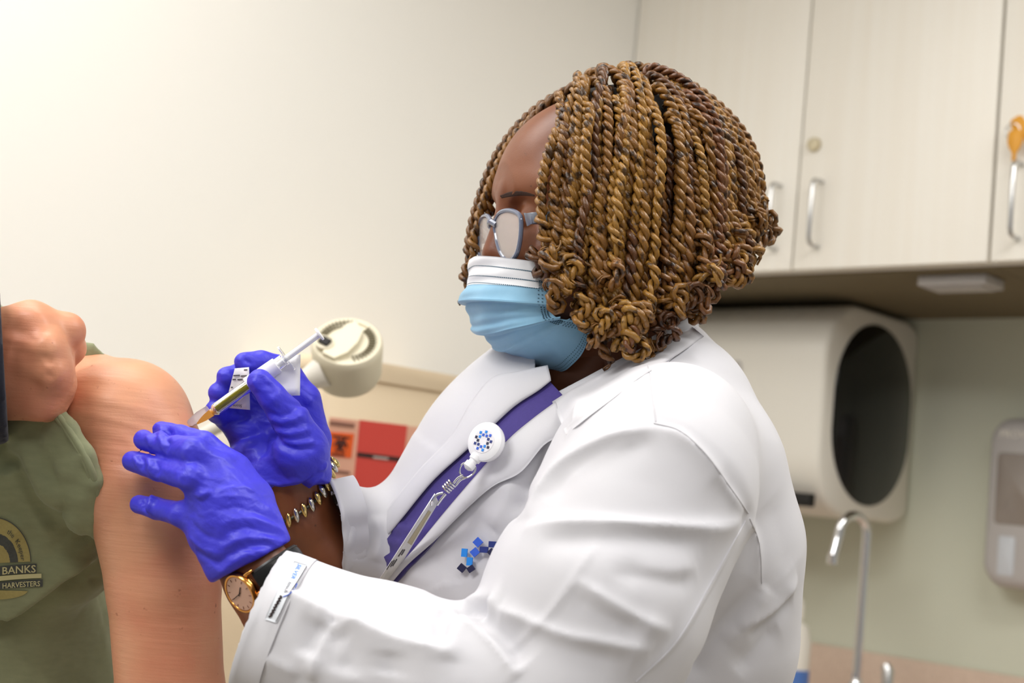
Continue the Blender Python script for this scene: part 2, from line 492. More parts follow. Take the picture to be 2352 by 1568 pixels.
M_black = mat('smoked_black_plastic', srgb(10, 10, 12), 0.12, spec=0.5)
M_dark = mat('dark_opening', srgb(20, 17, 15), 0.6)
M_beige = mat('beige_plastic', srgb(232, 212, 182), 0.5, bump=(120, 0.04, 0.001))
M_lampb = mat('ivory_lamp_plastic', srgb(222, 214, 190), 0.42)
M_counter = mat('speckled_counter', srgb(222, 200, 182), 0.35, noise=(160, 0.5, srgb(190, 168, 150)))
M_pinklbl = mat('pale_red_label_print', srgb(222, 168, 144), 0.5)
M_redlbl = mat('red_label_print', srgb(205, 70, 62), 0.42)
M_orgl = mat('orange_biohazard_print', srgb(228, 92, 30), 0.45)
M_inkb = mat('label_black_ink', srgb(45, 30, 30), 0.5)
M_inkbr = mat('label_brown_ink', srgb(135, 92, 78), 0.55)
M_panel = mat('unseen_panel_diffuser', (1, 0.96, 0.9, 1), 0.5, emit=2.5)
M_clear = mat('clear_window_plastic', srgb(150, 140, 132), 0.1, spec=0.6)
M_blue = mat('blue_label_print', srgb(80, 120, 190), 0.5)

# ------------------------------------------------------------------ walls: a 90 degree corner seen at an angle
A41 = math.radians(46)
EG = np.array([math.sin(A41), -math.cos(A41), 0])      # along the sage wall, from the corner to the right
EN = np.array([-math.cos(A41), -math.sin(A41), 0])     # out of the sage wall;  along the cream wall, from the corner to the left
EZ = np.array([0, 0, 1.0])
PC = K2W(K(1758, 680, 3.15)); PC[2] = 0
def hit(px, py, p0, n):
    d = ray(px, py); t = ((p0 - CAM) @ n) / (d @ n); return CAM + d * t
def gw(px, py, off):            # pixel -> (along sage wall, height) on the plane at distance off from it
    p = hit(px, py, PC + EN * off, EN); return np.array([(p - PC) @ EG, p[2]])
def gside(px, py, x):           # pixel -> (distance from sage wall, height) on the plane x = const
    p = hit(px, py, PC + EG * x, EG); return np.array([(p - PC) @ EN, p[2]])
def lw(px, py, off):            # pixel -> (along cream wall from the corner, height)
    p = hit(px, py, PC + EG * off, EG); return np.array([(p - PC) @ EN, p[2]])

def sbox(name, o, ex, ey, ez, a, b, m, bev=0, parent=None):
    return MB().box(o, ex, ey, ez, a, b, bev).build(name, m, parent)
tag(sbox('wall_left', PC, EN, EG, EZ, (-0.1, -0.1, 0), (4.6, 0, CEIL), M_wall), kind='structure')
tag(sbox('wall_back', PC, EG, EN, EZ, (0, -0.1, 0), (3.6, 0, CEIL), M_green), kind='structure')
tag(sbox('floor', np.zeros(3), *np.eye(3), (-4.5, -2.0, -0.1), (4.5, 4.5, 0), M_floor), kind='structure')
tag(sbox('ceiling', np.zeros(3), *np.eye(3), (-4.5, -2.0, CEIL), (4.5, 4.5, CEIL + 0.1), M_ceil), kind='structure')
tag(sbox('baseboard_left', PC, EN, EG, EZ, (0.012, 0.0, 0), (4.6, 0.012, 0.1), M_gplast), kind='structure')

for (x, y), lab in zip(LAMPS, ('recessed ceiling light panel above the patient and cream wall', 'recessed ceiling light panel behind and right of the camera', 'recessed ceiling light panel in front of the wall cabinets', 'recessed ceiling light panel behind and left of the camera')):
    t = tag(empty('unseen_ceiling_light', (x, y, CEIL - 0.04)), lab, 'light')
    o = np.array([x, y, CEIL - 0.04])
    MB().box(o, *np.eye(3), (-0.62, -0.32, 0.0), (0.62, -0.29, 0.04)).box(o, *np.eye(3), (-0.62, 0.29, 0.0), (0.62, 0.32, 0.04)) \
        .box(o, *np.eye(3), (-0.62, -0.29, 0.0), (-0.59, 0.29, 0.04)).box(o, *np.eye(3), (0.59, -0.29, 0.0), (0.62, 0.29, 0.04)).build('frame', M_wplast, t)
    MB().box(o, *np.eye(3), (-0.59, -0.29, 0.01), (0.59, 0.29, 0.02)).build('diffuser', M_panel, t)

# ------------------------------------------------------------------ wall cabinets
CD = lw(1462, 60, 0)[0]                     # cabinet depth: where its front meets the cream wall
CZ0 = gw(1822, 622, CD)[1]
CX1 = gw(1842, 310, CD)[0]; CX2 = gw(2312, 310, CD)[0] - 0.018
CZ1 = CZ0 + 0.86
def cabinet(name, x0, x1, doors, label):
    o = PC
    t = tag(empty(name, PC + EG * (x0 + x1) / 2 + EN * CD / 2 + EZ * CZ0), label, 'cabinet')
    MB().box(o, EG, EN, EZ, (x0, 0.001, CZ0), (x1, CD - 0.022, CZ1)).build('body', M_lam, t)
    MB().box(o, EG, EN, EZ, (x0, 0.001, CZ0 - 0.004), (x1, CD - 0.03, CZ0 - 0.0005)).build('bottom_panel', M_under, t)  # thin sheet carrying the painted shade of the underside
    for (a, b, hx, handle_label) in doors:
        d = MB().box(o, EG, EN, EZ, (a + 0.002, CD - 0.0195, CZ0 + 0.002), (b - 0.002, CD, CZ1), 0.0012).build('door', M_lam, t)
        yield t, d, hx
def pull(d, x, z0, z1):
    o = PC + EG * x + EN * CD; s = 0.030; r = 0.012
    pts = [(0, z1), (s - r, z1), (s - r * .3, z1 - r * .3), (s, z1 - r), (s, z0 + r), (s - r * .3, z0 + r * .3), (s - r, z0), (0, z0)]
    P = np.array([o + EN * a + EZ * b for a, b in pts]); MB().tube(P, 0.0042, 10).build('handle', M_steel, d)
hz1 = gw(1858, 410, CD + 0.03)[1]; hz0 = gw(1845, 560, CD + 0.03)[1]
hxR = gw(1862, 480, CD + 0.03)[0]; hxL = gw(1767, 480, CD + 0.03)[0]; hx3 = gw(2325, 440, CD + 0.03)[0]
g1 = list(cabinet('wall_cabinet', 0.001, CX2, [(0.001, CX1, hxL, ''), (CX1, CX2, hxR, '')], 'pale wood-look wall cabinet with two doors behind the nurse'))
pull(g1[0][1], hxL, hz0, hz1); pull(g1[1][1], hxR, hz0, hz1)
lk = gw(1872, 333, CD); c = PC + EG * lk[0] + EN * CD + EZ * lk[1]
MB().lathe(c, EN, [(0, 0.0125), (0.006, 0.0125), (0.010, 0.0105), (0.0105, 0.0)], 24).build('lock', M_brass, g1[1][1])
g2 = list(cabinet('wall_cabinet', CX2 + 0.002, CX2 + 0.9, [(CX2 + 0.002, CX2 + 0.45, hx3, ''), (CX2 + 0.45, CX2 + 0.9, 0, '')], 'pale wall cabinet cut by the right edge, orange keys hanging at its lock'))
hz3 = gw(2322, 368, CD + 0.03)[1]; hz2 = gw(2310, 540, CD + 0.03)[1]
pull(g2[0][1], hx3, hz2, hz3)
kk = gw(2345, 290, CD); ck = PC + EG * kk[0] + EN * CD + EZ * kk[1]
MB().lathe(ck, EN, [(0, 0.0125), (0.006, 0.0125), (0.010, 0.0105), (0.0105, 0.0)], 24).build('lock', M_brass, g2[0][1])
# keys
t = tag(empty('key_ring', ck + EN * 0.014), 'two orange-headed keys hanging from the cabinet lock at the right edge', 'keys')
P = [ck + EN * 0.02 + EG * (0.012 * math.cos(a) - 0.004) + EZ * (0.012 * math.sin(a) - 0.012) for a in np.linspace(0, 2 * math.pi, 20, endpoint=False)]
MB().tube(P, 0.001, 6, closed=True).build('ring', M_steel, t)
def keyhead(o, s, tilt):
    ex = EG * math.cos(tilt) + EZ * math.sin(tilt); ez = -EG * math.sin(tilt) + EZ * math.cos(tilt)
    poly = [(-.011, 0), (-.012, -.016), (-.008, -.026), (-.003, -.034), (-.003, -.046), (.003, -.046), (.003, -.034), (.008, -.026), (.012, -.016), (.011, 0), (.006, .004), (-.006, .004)]
    return MB().prism(o, ex * s, ez * s, EN, poly, -0.0015, 0.0015, 0.0005)
keyhead(ck + EN * 0.018 + EZ * 0.006, 1.0, 0.5).build('key', M_orange, t)
kq = gw(2335, 305, CD + 0.018)
keyhead(PC + EG * kq[0] + EN * (CD + 0.022) + EZ * kq[1], 1.0, 0.0).build('key', M_orange, t)
# light strip under the cabinet
u0 = gw(2128, 625, CD - 0.09)[0]; u1 = gw(2285, 620, CD - 0.09)[0]
t = tag(empty('under_cabinet_light', PC + EG * (u0 + u1) / 2 + EN * (CD - .1) + EZ * (CZ0 - 0.02)), 'slim whitish lamp fixed under the wall cabinets', 'light')
MB().box(PC, EG, EN, EZ, (u0, CD - 0.13, CZ0 - 0.022), (u1, CD - 0.06, CZ0 - 0.0045), 0.003).build('housing', M_gplast, t)
MB().box(PC, EG, EN, EZ, (u0 + .01, CD - 0.12, CZ0 - 0.025), (u1 - .01, CD - 0.07, CZ0 - 0.0225)).build('diffuser', M_gplast, t)

# ------------------------------------------------------------------ paper towel dispenser
DX1 = gw(2096, 950, 0.01)[0]
DD = gside(1888, 950, DX1)[0]; DT = gside(1990, 706, DX1)[1]; DB = gside(2000, 1197, DX1)[1]
DX0 = DX1 - 0.37
def stadium(y0, y1, z0, z1, r, n=10):
    pts = []
    for cx, cz, a0 in ((y1 - r, z1 - r, 0), (y0 + r, z1 - r, 90), (y0 + r, z0 + r, 180), (y1 - r, z0 + r, 270)):
        for k in range(n + 1):
            a = math.radians(a0 + 90 * k / n); pts.append((cx + r * math.cos(a), cz + r * math.sin(a)))
    return pts
t = tag(empty('towel_dispenser', PC + EG * (DX0 + DX1) / 2 + EN * DD / 2 + EZ * DB), 'white paper towel dispenser with smoked black oval side window on the sage wall', 'dispenser')
pr = [(max(y, 0.002), z) for y, z in stadium(-0.05, DD, DB, DT, min(0.115, DD * 0.75), 12)]
body = MB(); body.prism(PC + EG * (DX0 + DX1) / 2, EN, EZ, EG, pr, -(DX1 - DX0) / 2, (DX1 - DX0) / 2, 0.012)
body.build('housing', M_wplast, t)
oy0 = gside(2088, 950, DX1)[0]; oy1 = gside(1912, 950, DX1)[0]; oz1 = gside(2000, 742, DX1)[1]; oz0 = gside(2000, 1163, DX1)[1]
rr = abs(oy1 - oy0) / 2 - 0.001
MB().prism(PC + EG * DX1, EN, EZ, EG, stadium(min(oy0, oy1), max(oy0, oy1), oz0, oz1, rr, 14), 0.0005, 0.004, 0.002).build('side_window', M_black, t)
# paper slot, emblem and its caption on the curved front
sx1 = gw(1860, 1145, DD)[0]; sz0 = gw(1840, 1162, DD)[1]; sz1 = gw(1840, 1131, DD)[1]
MB().box(PC, EG, EN, EZ, (sx1 - 0.19, DD - 0.02, sz0), (sx1, DD + 0.0015, sz1), 0.003).build('paper_slot', M_dark, t)
e = gw(1694, 845, DD)
P = [PC + EN * (DD + 0.0012) + EG * (e[0] + 0.0085 * math.cos(a)) + EZ * (e[1] + 0.0125 * math.sin(a)) for a in np.linspace(0, 2 * math.pi, 24, endpoint=False)]
MB().tube(P, 0.0022, 6, closed=True).box(PC + EN * DD + EG * e[0] + EZ * e[1], EG, EN, EZ, (-.003, 0, -.004), (.003, .002, .004)).build('emblem', M_gplast, t)
MB().box(PC, EG, EN, EZ, (e[0] - 0.022, DD, e[1] - 0.026), (e[0] + 0.022, DD + 0.0008, e[1] - 0.022)).build('caption_print', M_gplast, t)

# ------------------------------------------------------------------ soap dispenser
SX0 = gw(2262, 1150, 0.09)[0]; SX1 = SX0 + 0.125
SZ1 = gw(2320, 958, 0.09)[1]; SZ0 = gw(2320, 1352, 0.09)[1]
t = tag(empty('soap_dispenser', PC + EG * (SX0 + SX1) / 2 + EN * 0.05 + EZ * SZ0), 'grey-white wall soap dispenser with window at the right edge', 'dispenser')
MB().prism(PC, EG, EZ, EN, stadium(SX0 - 0.006, SX1 + 0.006, SZ0 + 0.006, SZ1 - 0.004, 0.03, 6), 0.001, 0.055, 0.01).build('back_plate', M_wplast, t)
MB().prism(PC, EG, EZ, EN, stadium(SX0, SX1, SZ0, SZ1, 0.04, 8), 0.05, 0.09, 0.02).build('cover', M_gplast, t)
wz1 = gw(2320, 1040, .09)[1]; wz0 = gw(2320, 1205, .09)[1]; wx0 = gw(2288, 1120, .09)[0]
MB().prism(PC, EG, EZ, EN, stadium(wx0, SX1 - 0.018, wz0, wz1, 0.008, 4), 0.086, 0.0915, 0.001).build('window', M_clear, t)
bz1 = gw(2320, 1232, .09)[1]; bz0 = gw(2312, 1322, .09)[1]; bx0 = gw(2292, 1275, .09)[0]; bx1 = gw(2330, 1275, .09)[0]
MB().prism(PC, EG, EZ, EN, stadium(bx0, bx1, bz0, bz1, 0.004, 4), 0.086, 0.092, 0.001).build('push_pad', mat('pale_pad', srgb(206, 210, 216), 0.4), t)
V, Fc = text_mesh('PROV', 0.02, True); tx = gw(2296, 1004, .09)
add('lettering', PC + EG * tx[0] + EN * 0.0912 + EZ * tx[1] + V[:, :1] * EG + V[:, 1:2] * EZ, Fc, M_wplast, t, False)

# ------------------------------------------------------------------ counter, faucet, bottle
BZ = gw(2080, 1512, 0.02)[1]
tag(MB().box(PC, EG, EN, EZ, (0.003, 0.001, BZ - 0.125), (2.6, 0.022, BZ), 0.003).build('backsplash', M_counter), 'speckled beige backsplash strip along the sage wall', 'backsplash')
CT = BZ - 0.126
tag(MB().box(PC, EG, EN, EZ, (0.003, 0.001, CT - 0.04), (2.6, 0.56, CT), 0.004).build('countertop', M_counter), 'speckled beige countertop under the towel dispenser', 'countertop')
for i in range(3):
    x0 = 0.003 + i * 0.8
    t = tag(empty('base_cabinet', PC + EG * (x0 + .4) + EN * .26), ['pale base cabinet in the corner below the counter', 'pale base cabinet below the faucet', 'pale base cabinet at the right end of the counter'][i], 'cabinet')
    MB().box(PC, EG, EN, EZ, (x0, 0.001, 0.002), (x0 + 0.797, 0.50, CT - 0.042)).build('body', M_lam, t)
    for j in (0, 1):
        d = MB().box(PC, EG, EN, EZ, (x0 + .002 + .4 * j, 0.5005, 0.09), (x0 + 0.395 + .4 * j, 0.519, CT - 0.06), 0.0012).build('door', M_lam, t)
FY = 0.27
fb = gw(1968, 1552, FY); fx = fb[0]
ft = gside(1975, 1185, fx)[1]                # top of the gooseneck
c0 = PC + EG * fx + EN * FY + EZ * CT
t = tag(empty('faucet', c0), 'chrome gooseneck faucet on the counter below the towel dispenser', 'faucet')
MB().lathe(c0, EZ, [(0, 0.026), (0.006, 0.026), (0.012, 0.018), (0.06, 0.015), (0.09, 0.013), (0.1, 0.009)], 24).build('base', M_chrome, t)
SP = -EN * -1.0; sp = nrm(EN * 0.9 - EG * 0.25)
Rg = 0.034; zc = ft - Rg
P = [c0 + EZ * (z - CT) for z in np.linspace(CT + 0.08, zc, 6)]
P += [c0 + EZ * (zc - CT + Rg * math.sin(a)) + sp * (Rg - Rg * math.cos(a)) for a in np.linspace(0.2, math.pi, 16)]
P += [c0 + sp * (2 * Rg + 0.004 * k) + EZ * (zc - CT - 0.016 * k) for k in (1, 2, 3)]
MB().tube(np.array(P), 0.0085, 14).build('spout', M_chrome, t)
MB().lathe(P[-1] + EZ * 0.004, -EZ, [(-0.006, 0.0098), (0.012, 0.0098), (0.013, 0.007)], 16).build('aerator', M_chrome, t)
hb = gw(2037, 1552, FY)[0]; h0 = PC + EG * hb + EN * FY + EZ * CT
lv = MB(); lv.lathe(h0, EZ, [(0, 0.02), (0.03, 0.017), (0.045, 0.012)], 18)
lv.tube(np.array([h0 + EZ * .04, h0 + EZ * .07 + EG * .004, h0 + EZ * .125 + EG * .001, h0 + EZ * .135 - EG * .004]), np.array([.006, .008, .011, .007]), 10).build('lever', M_steel, t)
# bottle behind the nurse's back
BY = 0.30; bx = gw(1822, 1470, BY)[0]; bt = gw(1822, 1372, BY)[1]; c0 = PC + EG * bx + EN * BY + EZ * CT
H = bt - CT
t = tag(empty('pump_bottle', c0), 'white plastic bottle with blue label on the counter behind the nurse', 'bottle')
MB().lathe(c0, EZ, [(0, 0.030), (0.004, 0.033), (H * .66, 0.033), (H * .78, 0.026), (H * .82, 0.013), (H * .84, 0.013)], 24).build('body', M_wplast, t)
MB().lathe(c0, EZ, [(H * .84, 0.016), (H * .95, 0.016), (H, 0.012)], 20).build('cap', M_lam, t)
MB().lathe(c0, EZ, [(H * .28, 0.0334), (H * .44, 0.0334)], 24).build('label_band', M_blue, t)

# ------------------------------------------------------------------ sharps container cabinet on the cream wall
SY = 0.20
sx_l = lw(726, 1000, SY)[0]; sx_r = lw(1130, 950, SY)[0]; st = lw(930, 852, SY)[1]
t = tag(empty('sharps_container', PC + EN * (sx_l + sx_r) / 2 + EG * SY / 2 + EZ * (st - 0.62)), 'beige wall-mounted sharps container with red biohazard label', 'sharps container')
x0, x1 = sx_r, sx_l            # x grows to the left
def rrect(x0, x1, z0, z1, r): return stadium(x0, x1, z0, z1, r, 8)
MB().prism(PC, EN, EZ, EG, rrect(x0, x1, st - 0.62, st, 0.035), 0.001, SY, 0.016).build('housing', M_beige, t)
MB().prism(PC, EN, EZ, EG, rrect(x0 - 0.004, x1 + 0.004, st - 0.022, st + 0.006, 0.012), 0.0012, SY + 0.006, 0.006).build('lid_rim', M_beige, t)
def lab(name, quad, m, lift, parent=t):
    Q = [lw(px, py, SY + lift) for px, py in quad]
    V = [PC + EN * q[0] + EZ * q[1] + EG * (SY + lift) for q in Q] + [PC + EN * q[0] + EZ * q[1] + EG * (SY + lift - 0.0009) for q in Q]
    n = len(quad); F_ = [tuple(range(n)), tuple(range(2 * n - 1, n - 1, -1))] + [(i, (i + 1) % n, n + (i + 1) % n, n + i) for i in range(n)]
    return add(name, np.array(V), F_, m, parent, False)
lb = lab('label', [(758, 957), (1024, 988), (990, 1215), (728, 1205)], M_pinklbl, 0.001)
lab('red_field', [(827, 964), (936, 977), (920, 1128), (812, 1121)], M_redlbl, 0.002, lb)
lab('red_field', [(838, 1130), (922, 1136), (914, 1220), (856, 1215), (852, 1160)], M_redlbl, 0.002, lb)
lab('red_edge', [(1008, 984), (1024, 986), (1012, 1055), (1003, 1054)], M_redlbl, 0.002, lb)
ob = lab('biohazard_patch', [(758, 991), (814, 996), (807, 1052), (752, 1047)], M_orgl, 0.002, lb)
lab('beige_cutout', [(776, 1126), (820, 1127), (846, 1142), (852, 1175), (850, 1230), (760, 1230)], M_beige, 0.0021, lb)
lab('black_bar', [(822, 1038), (928, 1051), (926, 1061), (820, 1048)], M_inkb, 0.003, lb)
def bar(x, y, w, h, m=M_inkbr, z=0.003, sl=0.117):
    return [(x, y), (x + w, y + w * sl), (x + w - h * .09, y + w * sl + h), (x - h * .09, y + h)]
lab('white_letters', bar(858, 1047, 34, 5), mat('label_white_ink', srgb(180, 165, 160), 0.5), 0.0036, lb)
lab('print', bar(759, 966, 56, 9), M_inkbr, 0.003, lb)
for x, y, w, h in ((764, 1078, 40, 6), (975, 1041, 30, 6), (963, 1066, 50, 6), (958, 1082, 44, 5), (970, 1000, 28, 3), (962, 1096, 30, 4)):
    lab('print', bar(x, y, w, h), M_inkbr, 0.003, lb)
lab('print', bar(974, 992, 3, 40), M_inkbr, 0.003, lb)
# biohazard trefoil: three open rings and a small ring
cb = lw(783, 1020, SY + .0035); oc = PC + EN * cb[0] + EZ * cb[1] + EG * (SY + 0.0035)
bz = MB()
for k in range(3):
    a0 = math.radians(90 + 120 * k); cc = oc + 0.0062 * (math.cos(a0) * -EN + math.sin(a0) * EZ)
    bz.tube(np.array([cc + 0.0062 * (math.cos(a) * -EN + math.sin(a) * EZ) for a in np.linspace(a0 + .5, a0 + 2 * math.pi - .5, 16)]), 0.0011, 5)
bz.tube(np.array([oc + 0.0058 * (math.cos(a) * -EN + math.sin(a) * EZ) for a in np.linspace(0, 2 * math.pi, 16, endpoint=False)]), 0.0009, 5, closed=True)
bz.build('biohazard_symbol', M_inkb, ob)
lab('print', bar(764, 999, 40, 4), M_inkb, 0.003, ob); lab('print', bar(762, 1040, 30, 4), M_inkb, 0.003, ob)

# ------------------------------------------------------------------ examination lamp on its stand
LD = 1.72
ctop = K(797, 783, LD); ax = nrm([0.07, 0.72, -0.68]); R = 83 / FPX * LD; Ln = 0.062
root = K2W(K(330, 1075, LD + .05)); root = np.array([root[0], root[1] , 0.002])
t = tag(empty('exam_lamp', root), 'round ivory examination lamp with vents and switch on a white arm', 'lamp')
MB().lathe(ctop, ax, [(-Ln, R * .80), (-Ln + .004, R * .9), (-Ln * .8, R * .97), (-.010, R), (-.003, R * .985), (0, R * .94), (0.0005, R * .8), (-0.002, R * .78), (-0.002, 0)], 48).build('housing', M_lampb, t, k=True)
eu = nrm(np.cross(ax, [0, 0, 1])) * -1; 
eu = nrm(np.array([1, 0.12, 0]) - ax * (ax @ np.array([1, 0.12, 0]))); ev = np.cross(ax, eu); ev = ev if ev[1] > 0 else -ev
dg = nrm(eu * 0.75 + ev * 0.65)                     # the raised band runs from lower left to upper right
dp = nrm(eu * -0.65 + ev * 0.75)
band = MB(); poly = [(-.92, -.20), (-.5, -.36), (.05, -.34), (.5, -.2), (.75, .2), (.5, .34), (-.1, .36), (-.6, .30), (-.93, .18)]
band.prism(ctop, nrm(eu * .6 + ev * .8) * R, nrm(eu * -.8 + ev * .6) * R, ax, [(q[0] * 0.93, q[1]) for q in poly], -0.002, 0.006, 0.004).build('cap_band', M_lampb, t, k=True)
sp_ = ctop - eu * R * 0.60 - ev * R * 0.20 + ax * 0.0065
MB().lathe(sp_ - ax * .003, ax, [(0, R * .26), (0.004, R * .26), (0.0045, R * .22), (0.003, R * .2), (0.003, 0)], 24).build('switch_bezel', M_lampb, t, k=True)
MB().box(sp_, nrm(eu * .8 - ev * .6), nrm(eu * .6 + ev * .8), ax, (-R * .15, -R * .12, 0), (R * .15, R * .12, 0.004), 0.001).build('switch', M_dark, t, k=True)
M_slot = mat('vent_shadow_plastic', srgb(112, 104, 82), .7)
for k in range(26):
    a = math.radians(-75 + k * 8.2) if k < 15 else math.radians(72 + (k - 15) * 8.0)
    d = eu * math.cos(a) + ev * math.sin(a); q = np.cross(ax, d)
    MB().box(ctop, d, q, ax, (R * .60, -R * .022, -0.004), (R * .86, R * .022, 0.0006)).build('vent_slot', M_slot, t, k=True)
P = spline([K(752, 850, LD), K(700, 872, LD + .005), K(610, 925, LD + .03), K(480, 990, LD + .06), K(380, 1045, LD + .06)], 30)
pv = K2W(P); q = pv[-1]
pv = np.vstack([pv, spline([q, q + [-0.04, 0, -0.03], [root[0], root[1], q[2] - .1], [root[0], root[1], 0.03]], 20)[1:]])
MB().tube(pv, 0.0085, 14).build('arm', M_wplast, t)
MB().lathe(K(745, 853, LD), nrm(K(690, 878, LD) - K(745, 853, LD)), [(0, .02), (.012, .017), (.03, .011), (.032, 0)], 20).build('arm_socket', M_wplast, t, k=True)
MB().lathe(root, EZ, [(0, .16), (.02, .16), (.03, .14), (.035, .02)], 32).build('base', M_gplast, t)
# ------------------------------------------------------------------ skins and cloths
def skin_mat(name, col, col2, red, rough, wr):
    m = mat(name, col, rough, spec=0.45, sss=0.12, noise=None)
    nt = m.node_tree; b = nt.nodes['Principled BSDF']; L = nt.links.new; tc = nt.nodes.new('ShaderNodeTexCoord')
    def nz(s, st=(1, 1, 1), det=5, rot=(0, 0, 0)):
        mp = nt.nodes.new('ShaderNodeMapping'); mp.inputs['Scale'].default_value = st; mp.inputs['Rotation'].default_value = rot; L(tc.outputs['Object'], mp.inputs[0])
        n = nt.nodes.new('ShaderNodeTexNoise'); n.inputs['Scale'].default_value = s; n.inputs['Detail'].default_value = det; L(mp.outputs[0], n.inputs['Vector']); return n
    n1 = nz(14); r = nt.nodes.new('ShaderNodeValToRGB'); e = r.color_ramp.elements
    e[0].position = 0.32; e[0].color = red; e[1].position = 0.62; e[1].color = col; L(n1.outputs['Fac'], r.inputs[0])
    n2 = nz(150, det=2); r2 = nt.nodes.new('ShaderNodeValToRGB'); r2.color_ramp.elements[0].position = 0.70; r2.color_ramp.elements[1].position = 0.80; L(n2.outputs['Fac'], r2.inputs[0])
    mx = nt.nodes.new('ShaderNodeMix'); mx.data_type = 'RGBA'; L(r2.outputs[0], mx.inputs[0]); L(r.outputs[0], mx.inputs[6]); mx.inputs[7].default_value = col2
    L(mx.outputs[2], b.inputs['Base Color'])
    n3 = nz(60, (0.22, 0.6, wr), 5, (0, 0.22, 0)); b1 = nt.nodes.new('ShaderNodeBump'); b1.inputs['Strength'].default_value = 0.08 * wr; b1.inputs['Distance'].default_value = 0.002; L(n3.outputs['Fac'], b1.inputs['Height'])
    n4 = nz(700, det=2); b2 = nt.nodes.new('ShaderNodeBump'); b2.inputs['Strength'].default_value = 0.12; b2.inputs['Distance'].default_value = 0.0006; L(n4.outputs['Fac'], b2.inputs['Height']); L(b1.outputs[0], b2.inputs['Normal'])
    L(b2.outputs[0], b.inputs['Normal']); return m
M_pskin = skin_mat('fair_skin', srgb(212, 152, 118), srgb(160, 98, 72), srgb(206, 134, 104), 0.42, 3.4)
M_nskin = skin_mat('deep_brown_skin', srgb(126, 74, 45), srgb(88, 50, 30), srgb(110, 60, 35), 0.38, 1.0)
M_olive = mat('olive_jersey', srgb(138, 142, 108), 0.85, sheen=0.15, noise=(70, 0.45, srgb(120, 124, 92), (1, 1, 3)), bump=((900, 0.25, 0.0006), (60, 0.1, 0.001)))
M_navy = mat('navy_fleece', srgb(24, 26, 38), 0.9, sheen=0.1, bump=(500, 0.3, 0.001))
M_gold = mat('pale_gold_print', srgb(168, 154, 96), 0.8, noise=(400, 0.4, srgb(140, 130, 80)))
M_slate = mat('slate_print', srgb(66, 68, 66), 0.8, noise=(400, 0.4, srgb(92, 94, 84)))
M_ivory = mat('ivory_print', srgb(196, 188, 140), 0.8)

def fuse(parts):
    V = []; Fc = []; b = 0
    for v, f in parts:
        V.append(v); Fc.append(f + b); b += len(v)
    return np.vstack(V), np.vstack(Fc)

def bbox(pts, pad):
    P = np.array([p for p, r in pts]); r = max(r for p, r in pts) + pad
    return P.min(0) - r, P.max(0) + r
def kk_(*a): return [(K(x, y, d), r) for x, y, d, r in a]

# ------------------------------------------------------------------ a head in its own axes (forward, left, up)
def head_sdf(h=0.0025, chin=(.088, -.132), neck=((-.035, -.06, .058), (-.055, -.27, .064)), nose=.124):
    s = SDF((-0.13, -0.105, -0.26), (0.16, 0.105, 0.115), h)
    s.ell((-.004, 0, 0.002), (.104, .079, .094), k=0)
    s.ell((.052, 0, -.005), (.056, .064, .070), k=.03)            # forehead / upper face
    s.ell((.056, 0, -.075), (.054, .056, .066), k=.03)            # lower face
    s.ell((chin[0], 0, chin[1]), (.026, .032, .024), k=.03)            # chin
    for q in (-1, 1):
        s.cone((.01, q * .058, -.085), (chin[0] - .013, q * .03, chin[1]), .022, .018, k=.025)   # jaw
        s.ell((.072, q * .040, -.058), (.030, .024, .024), k=.02)                    # cheek
        s.cone((.098, q * .010, .002), (.085, q * .048, .002), .012, .010, k=.012)   # brow
        s.ell((.109, q * .031, -.022), (.014, .020, .013), k=.010, sub=True)         # socket
        s.ell((.088, q * .031, -.024), (.0145, .0145, .0145), k=.004)                # lidded eye
        s.cone((.1015, q * .020, -.029), (.0985, q * .042, -.028), .0022, .002, k=.003)
        s.ell((-.004, q * .079, -.045), (.020, .007, .032), k=.006)                  # ear
        s.ell((.0, q * .087, -.045), (.010, .005, .020), k=.004, sub=True)
        s.ell((nose - .011, q * .0145, -.060), (.012, .009, .009), k=.008)                  # nostril wing
    s.cone((.101, 0, -.008), (nose, 0, -.054), .008, .0120, k=.010)                  # nose
    s.cone((.107, -.016, -.097), (.107, .016, -.097), .0075, .0075, k=.006)          # lips
    s.cone((.105, -.014, -.108), (.105, .014, -.108), .0085, .0085, k=.006)
    s.cone((.120, -.022, -.1025), (.120, .022, -.1025), .0025, .0025, k=.003, sub=True)
    s.cone((neck[0][0], 0, neck[0][1]), (neck[1][0], 0, neck[1][1]), neck[0][2], neck[1][2], k=.03)                    # neck
    return s
def to_k(V, O, F_, L_, U_):
    return O + V[:, :1] * F_ + V[:, 1:2] * L_ + V[:, 2:3] * U_

# ------------------------------------------------------------------ the patient
pg = K2W(K(-250, 1500, 1.38)); pat = tag(empty('person', (pg[0], pg[1], 0.0)), 'patient in olive green T-shirt holding up the sleeve from a bare upper arm', 'person')
# bare arm, shoulder, chest under the shirt, the other arm, fist
arm = kk_((60, 930, 1.36, .060), (190, 940, 1.285, .052), (285, 978, 1.245, .0580), (345, 1110, 1.225, .0555), (376, 1340, 1.22, .0475), (392, 1600, 1.22, .0455))
dn = WDOWN
elb = arm[-1][0]; arm += [(elb + dn * .07, .043)]
s = SDF(*bbox(arm[1:], .02), 0.003)
s.chain(arm, k=.02)
Va, Fa = s.mesh(3)
Na = normals(Va, Fa)
